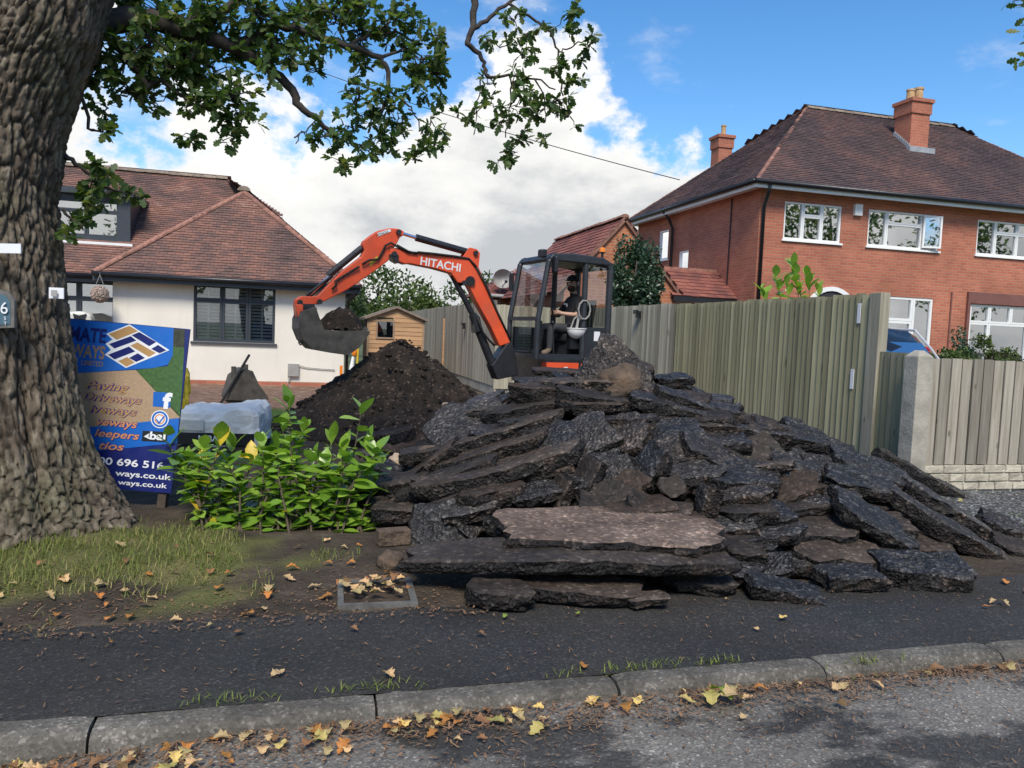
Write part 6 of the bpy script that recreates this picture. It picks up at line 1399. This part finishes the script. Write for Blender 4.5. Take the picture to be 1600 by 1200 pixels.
# ================================================================== plants
def crown(mb, c, rad, n, size, rg, clumps=12, lob=False, up=.6):
    cc = []
    for _ in range(clumps):
        v = rvec(rg)*rg.random()**.33; cc.append((Vector((v.x*rad[0], v.y*rad[1], v.z*rad[2])), rg.uniform(.22, .45)))
    for _ in range(n):
        q, k = rg.choice(cc); v = rvec(rg)*rg.random()**.35; p = c + q + Vector((v.x*rad[0], v.y*rad[1], v.z*rad[2]))*k
        leaf_poly(mb, p, rvec(rg)+Vector((0, 0, .2)), rvec(rg)+Vector((0, 0, up)), size*rg.uniform(.7, 1.3), rg.random(), lob)
def tree(name, base, h, rad, n, size, mat, label, cat='tree', group=None, clumps=14, trunk=True, seed=1, zc=None):
    rg = random.Random(seed); t_ = empty(name, base, label, cat, group); c = Vector((0, 0, zc if zc else h-rad[2]))
    m = MB(); r0 = .035*h
    m.tube([(0, 0, -.1), (.02*h, 0, c.z*.5), (0, .01*h, c.z), (0, 0, c.z+rad[2]*.5)], [r0, r0*.7, r0*.45, r0*.1], 8)
    for k in range(9):
        v = rvec(rg); v.z = abs(v.z)*.6; e_ = c + Vector((v.x*rad[0], v.y*rad[1], v.z*rad[2]))*.75; s_ = Vector((0, 0, c.z*rg.uniform(.55, .95))); m.tube([s_, s_.lerp(e_, .5)+Vector((0, 0, .08*h*.3)), e_], [r0*.35, r0*.2, r0*.06], 6)
    m.build('trunk' if trunk else 'stem', 'branch', t_, smooth=True)
    m = MB(); crown(m, c, rad, n, size, rg, clumps); tag(m.build('crown' if trunk else 'foliage', mat, t_, tone=True), kind='stuff'); return t_
BG = 'trees beyond the shed'
def bgp(px, Y): p = onY(px, 520, Y); return Vector((p.x, p.y, 0))
tree('garden_tree', bgp(590, 36), 4.2, (2.1, 1.6, 1.4), 2600, .20, 'foliage_far', 'tall rounded green tree behind the shed and bungalow corner', group=BG, seed=2)
tree('garden_tree', bgp(640, 33), 3.1, (1.9, 1.3, 1.0), 2200, .20, 'foliage_hedge', 'bright green bushy tree directly behind the shed roof', group=BG, seed=3)
tree('garden_tree', bgp(690, 40), 3.0, (2.6, 1.5, 1.0), 2000, .22, 'foliage_far', 'low tree showing over the far end of the pale fence', group=BG, seed=4)
tree('garden_tree', bgp(745, 36), 3.9, (1.6, 1.5, 1.3), 2000, .2, 'foliage_far', 'dark green tree behind the digger boom and fence', group=BG, seed=6)
tree('garden_tree', bgp(530, 44), 3.6, (2.4, 1.6, 1.2), 1800, .24, 'foliage_far', 'distant tree hidden behind the bungalow corner', group=BG, seed=7)
hp_ = onY(992, 470, 15.6); tree('holly_bush', (hp_.x, 15.6, 0), 3.75, (.55, .6, 1.25), 11000, .09, 'foliage_holly', 'dark glossy holly growing behind the fence beside the cab', 'bush', clumps=26, trunk=False, seed=8, zc=2.45)
for px, Y, h, rr, mt, lb_, sd in ((1500, 13.2, 1.75, (.42, .4, .6), 'foliage_holly', 'dark leafy climber at the brick wall by the bay window', 3), (1552, 12.2, 1.72, (.7, .5, .45), 'foliage_hedge', 'rounded light green bush in front of the bay window', 4), (1598, 12.0, 1.55, (.55, .5, .4), 'foliage_hedge', 'low green bush at the end of the low fence', 5), (1478, 11.5, 1.35, (.3, .3, .2), 'foliage_hedge', 'small scrubby plant beside the parked car', 6)):
    p = onY(px, 540, Y); tree('garden_bush', (p.x, Y, 0), h, rr, 1600, .075, mt, lb_, 'bush', trunk=False, seed=sd, clumps=14, zc=h-rr[2])
p = onY(1450, 546, 9.5); rb_ = one(lambda m: [m.ball((R.uniform(-.04, .04), 0, R.uniform(-.05, .05)), .028, 7, 5) for _ in range(5)], 'rose_bloom', 'red_bloom', loc=p); tag(rb_, 'small red bloom showing above the concrete post', 'flower')
one(lambda m: m.tube([(0, 0, 0), (.02, 0, -.6), (0, 0, -p.z)], .008, 5), 'stem', 'stem', rb_)
for i, (x, y, rot) in enumerate(((-9, -15, 0), (4, -17, 1), (27, -12, 2), (35, -13, 3), (46, -13, 4))):     # street trees across the road (seen in the window reflections)
    tree('street_tree', (x, y, 0), 9.5 if i < 2 else 12.5, (3.6, 3.2, 3.2) if i < 2 else (4.6, 3.6, 4.2), 2300, .34, 'foliage_oak', 'tall broad tree on the pavement across the road from the site', group='trees across the road', clumps=22, seed=20+i)
st_ = tree('verge_tree', (9.6, 5.0, 0), 8.0, (2.4, 2.0, 2.2), 2600, .2, 'foliage_oak', 'street tree beside the low fence with thin drooping twig tips', seed=31)
tw = MB(); rg = random.Random(9); tc_ = Vector((9.6, 5.0, 0)); twl = MB()
for px, py in ((1590, 8), (1596, 40), (1598, 95), (1605, 60), (1582, 2)):
    c = onD(px, py, 6.6)
    for k in range(5): leaf_poly(twl, c+rvec(rg)*.06-tc_, rvec(rg), rvec(rg)+Vector((0, 0, 1)), .11, rg.random())
    tw.tube([Vector((0, 0, 5.4)), Vector((-1.5, -.4, 4.9)), c-tc_], [.05, .02, .004], 5)
tag(twl.build('leaf_sprig', 'foliage_oak', st_, tone=True), kind='stuff'); tw.build('twig', 'branch', st_)

# laurels: every leaf an object of its own
def laurel_leaf(L, wide, curl):
    mb = MB(); pr = ((0, .015), (.12, .10), (.35, .20), (.6, .205), (.82, .12), (1, 0))
    k = len(pr)
    for t_, w in pr: mb.v.append((t_*L, 0, -curl*L*t_*t_))
    for s_ in (1, -1):
        for t_, w in pr: mb.v.append((t_*L, s_*w*L*wide, .05*L*(w/.2)-curl*L*t_*t_))
    for i in range(k-1): mb.face((i, i+1, k+i+1, k+i)); mb.face((i+1, i, 2*k+i, 2*k+i+1))
    return mb
LMESH = {}
for mt in ('laurel', 'laurel_pale', 'laurel_yellow'):
    for v_ in range(3):
        o = laurel_leaf(1.0, (1.25, 1.45, 1.1)[v_], (.12, .22, .05)[v_]).build('leaf', mt, smooth=True); LMESH[mt, v_] = o.data; bpy.data.objects.remove(o)
def laurel(base, tips, label, seed, size=.165, per=15, yellow=.03, pale=.4, name='laurel_shrub', fmin=.06):
    rg = random.Random(seed); t_ = empty(name, base, label, 'shrub'); m = MB(); B = Vector(base)
    for (tip, n_) in tips:
        q = tip-B; b0 = Vector((rg.uniform(-.2, .2), rg.uniform(-.12, .12), -.02)); mid = b0.lerp(q, .5)+Vector((rg.uniform(-.05, .05), rg.uniform(-.05, .05), .04)); m.tube([b0, b0.lerp(mid, .5)+Vector((0, 0, .02)), mid, q], [.010, .008, .006, .003], 5, cap=False)
        n_ = int(n_*1.75)
        for i in range(n_):
            f = fmin+(1-fmin)*(i/(n_-1))**.75; p = (b0.lerp(mid, f*2) if f < .5 else mid.lerp(q, f*2-1)); a = i*2.4+rg.uniform(-.4, .4)
            el_ = radians(rg.uniform(-5, 35)+45*(f > .9)); d = Vector((cos(a)*cos(el_), sin(a)*cos(el_), sin(el_)))
            mt = 'laurel_yellow' if rg.random() < yellow else ('laurel_pale' if rg.random() < pale*(.4+f) else 'laurel')
            o = link('leaf', LMESH[mt, rg.randrange(3)], t_); sd = d.cross(Vector((0, 0, 1))).normalized(); up = sd.cross(d)
            M = Matrix((d, -sd, up)).transposed().to_4x4() @ Matrix.Rotation(rg.uniform(-.5, .5), 4, 'X'); M.translation = p; s_ = size*rg.uniform(.5, 1.15); o.matrix_local = M @ Matrix.Diagonal((s_, s_, s_, 1))
    m.build('stems', 'stem', t_, smooth=True); return t_
def tp3(l, d): return [(onD(x, y, d+R.uniform(-.18, .18)), n_) for x, y, n_ in l]
laurel(tuple(onZ(345, 826, 0)), tp3([(262, 690, 14), (290, 715, 13), (318, 700, 14), (345, 690, 14), (300, 760, 12), (335, 740, 13), (365, 700, 13), (375, 760, 12), (395, 720, 12), (345, 790, 9), (320, 800, 8), (385, 800, 8), (280, 740, 10), (355, 720, 11), (310, 730, 10)], 5.75), 'dense bright green laurel bush with yellowing leaves in front of the board', 41, yellow=.06)
laurel(tuple(onZ(440, 826, 0)), tp3([(432, 690, 14), (452, 630, 17), (410, 690, 13), (480, 665, 15), (425, 740, 13), (465, 745, 12), (490, 720, 13), (445, 790, 8), (440, 665, 12), (415, 715, 12), (470, 700, 12), (400, 770, 10), (485, 780, 9), (455, 720, 12)], 5.8), 'tall upright laurel between the board and the slab heap', 42)
laurel(tuple(onZ(525, 826, 0)), tp3([(520, 690, 14), (565, 640, 9), (545, 720, 13), (590, 705, 15), (560, 760, 11), (520, 760, 12), (500, 790, 9), (548, 800, 9), (600, 715, 8), (535, 700, 11), (505, 730, 12), (575, 740, 11), (530, 780, 10), (575, 690, 10)], 5.7), 'open leggy laurel touching the slab heap', 43)
sp0 = Vector((7.1, 9.4, 0)); laurel(tuple(sp0), [(onD(x, y, 10.9), n_) for x, y, n_ in ((1238, 408, 14), (1212, 432, 12), (1262, 430, 12), (1190, 450, 10), (1278, 446, 9), (1228, 440, 10), (1250, 445, 9))], 'pale large-leaved shrub poking above the tall fence', 44, size=.19, pale=.9, yellow=0, name='garden_shrub', fmin=.70)

# grass, litter, fallen leaves
gm = MB(); rg = random.Random(13)
def blade(x, y, h, lean, tone, z0):
    a = rg.uniform(0, 2*pi); dx, dy = cos(a)*lean, sin(a)*lean; w = .0024
    b = len(gm.v); px_, py_ = -sin(a)*w, cos(a)*w
    gm.v += [(x-px_, y-py_, z0), (x+px_, y+py_, z0), (x+dx*.45+px_*.7, y+dy*.45+py_*.7, z0+h*.65), (x+dx*.45-px_*.7, y+dy*.45-py_*.7, z0+h*.65), (x+dx, y+dy, z0+h)]
    gm.face((b, b+1, b+2, b+3), 0, tone); gm.face((b+3, b+2, b+4), 0, tone)
for k in range(30000):
    x, y = rg.uniform(-3.4, .75), rg.uniform(3.66, 6.3); m_ = .75-abs((x+1.5)/1.75)**2-abs((y-4.85)/1.0)**2+1.0*fbm(Vector((x*2.2, y*2.2, 4)))
    if m_ < .12 or rg.random() > m_*1.4+.1: continue
    dryness = sm(4.6, 3.7, y); h = rg.uniform(.012, .055)*(1+.4*m_); blade(x, y, h, rg.uniform(.01, .07), min(1, rg.random()*.65+.6*dryness*rg.random()+.08), ground_z(x, y)-.004)
for k in range(5200):
    x, y = rg.uniform(-4.5, -.25), rg.uniform(8.4, 13.2); blade(x, y, rg.uniform(.03, .06), .03, rg.random()*.5, ground_z(x, y)-.004)
for cx, cy, nb_, rr in ((-.25, 2.93, 60, .10), (.3, 2.93, 70, .06), (1.35, 2.92, 110, .13), (1.75, 2.92, 40, .05), (2.43, 2.80, 60, .05), (3.55, 2.72, 50, .05), (5.2, 4.7, 200, .25), (5.8, 5.2, 120, .3)):
    for _ in range(nb_): x, y = cx+rg.gauss(0, rr*1.5), cy+rg.gauss(0, .02 if cy < 3 else .12); blade(x, y, rg.uniform(.008, .03), .03, rg.random()*.6, road_z(x) if y < KY0 else .0)
tag(gm.build('grass', 'foliage_grass', tone=True), 'rough green and straw coloured grass on the verge and lawn', 'grass', kind='stuff')
lt_ = MB()
def bit(x, y, z, L, w): 
    a = rg.uniform(0, 2*pi); c_, s_ = cos(a), sin(a); t_ = rg.uniform(.001, .006)
    lt_.poly([(x-c_*L-s_*w, y-s_*L+c_*w, z), (x+c_*L-s_*w, y+s_*L+c_*w, z+t_), (x+c_*L+s_*w, y+s_*L-c_*w, z+t_), (x-c_*L+s_*w, y-s_*L-c_*w, z)])
for k in range(5200):
    x = rg.uniform(-2, 4.6); y = KY0-.005-abs(rg.gauss(0, .10))*(1.25 if x < 2.4 else .8); bit(x, y, road_z(x)+.010+rg.random()*.014, rg.uniform(.004, .016), rg.uniform(.0009, .004))
for k in range(1300): x = rg.uniform(-2, 4.6); bit(x, rg.uniform(2.0, 2.75), road_z(x)+.011, rg.uniform(.004, .016), rg.uniform(.0008, .002))
for k in range(1500): x, y = rg.uniform(-2.2, .9), 3.62+abs(rg.gauss(0, .42)); bit(x, y, ground_z(x, y)+.006 if y > 3.75 else .008, rg.uniform(.003, .013), rg.uniform(.001, .005))
for k in range(500): bit(rg.uniform(-1.5, 4.5), rg.uniform(2.9, 3.7), .008, rg.uniform(.003, .014), rg.uniform(.001, .003))
tag(lt_.build('leaf_litter', 'litter'), 'brown twigs, needles and leaf crumbs in the gutter and on the verge', 'leaf litter', kind='stuff')
FL = {}
for mt in ('dry_orange', 'dry_brown', 'dry_tan', 'dry_yellow', 'dry_green'):
    for v_ in range(2):
        mb = MB(); leaf_poly(mb, Vector((-.5, 0, 0)), Vector((1, 0, .12)), Vector((0, 0, 1)), 1.0, .5)
        for q, v in enumerate(mb.v): mb.v[q] = (v[0], v[1]*1.25, v[2]*(1+v_)+.35*v[1]*v[1]*(1+2*v_)+.06*sin(v[0]*7+v_)+.08)
        o = mb.build('fallen_leaf', mt); FL[mt, v_] = o.data; bpy.data.objects.remove(o)
def fallen(x, y, z, size, mt, label, group):
    o = link('fallen_leaf', FL[mt, rg.randrange(2)]); o.location = (x, y, z); o.rotation_euler = (rg.uniform(-.35, .35), rg.uniform(-.3, .3), rg.uniform(0, 6.28)); o.scale = (size,)*3; tag(o, label, 'leaf', group)
mts = ['dry_orange', 'dry_orange', 'dry_brown', 'dry_brown', 'dry_tan', 'dry_tan', 'dry_tan', 'dry_yellow']
for k in range(125):
    x = rg.uniform(-1.2, 3.9) if rg.random() < .5 else rg.uniform(-1.1, 1.0); fallen(x, KY0-.02-abs(rg.gauss(0, .10)), road_z(x)+.018, rg.uniform(.03, .075), rg.choice(mts), 'dry autumn oak leaf lying in the gutter below the kerb', 'fallen leaves in the gutter')
for k in range(46):
    x, y = rg.uniform(-1.5, .6), rg.uniform(3.75, 5.0); fallen(x, y, ground_z(x, y)+.016, rg.uniform(.04, .085), rg.choice(mts[:6]), 'dry brown oak leaf lying on the grass verge below the oak', 'fallen leaves on the verge')
for k in range(24): fallen(.36+rg.uniform(-.15, .15), 4.02+rg.uniform(-.14, .14), .03+rg.random()*.02, rg.uniform(.05, .085), rg.choice(('dry_tan', 'dry_brown')), 'dry tan leaf heaped inside the inspection cover frame', 'fallen leaves in the cover frame')
for k in range(22): fallen(rg.uniform(-.8, 4.2), rg.uniform(2.95, 3.7), .012, rg.uniform(.03, .075), rg.choice(mts+['dry_green']), 'small fallen leaf lying on the dark tarmac footpath', 'fallen leaves on the footpath')
for x, y, s_, mt in ((1.62, 2.66, .13, 'dry_green'), (1.66, 2.62, .12, 'dry_tan'), (1.58, 2.64, .10, 'dry_yellow')): fallen(x, y, road_z(x)+.04, s_, mt, 'large pale green oak leaf in a clump against the kerb', 'pale leaf clump at the kerb')
for k in range(12): x, y = rg.uniform(5.0, 6.0), rg.uniform(4.6, 5.9); fallen(x, y, ground_z(x, y)+.02, .07, rg.choice(mts), 'dry leaf lying on the gravel below the low fence', 'fallen leaves on the gravel')
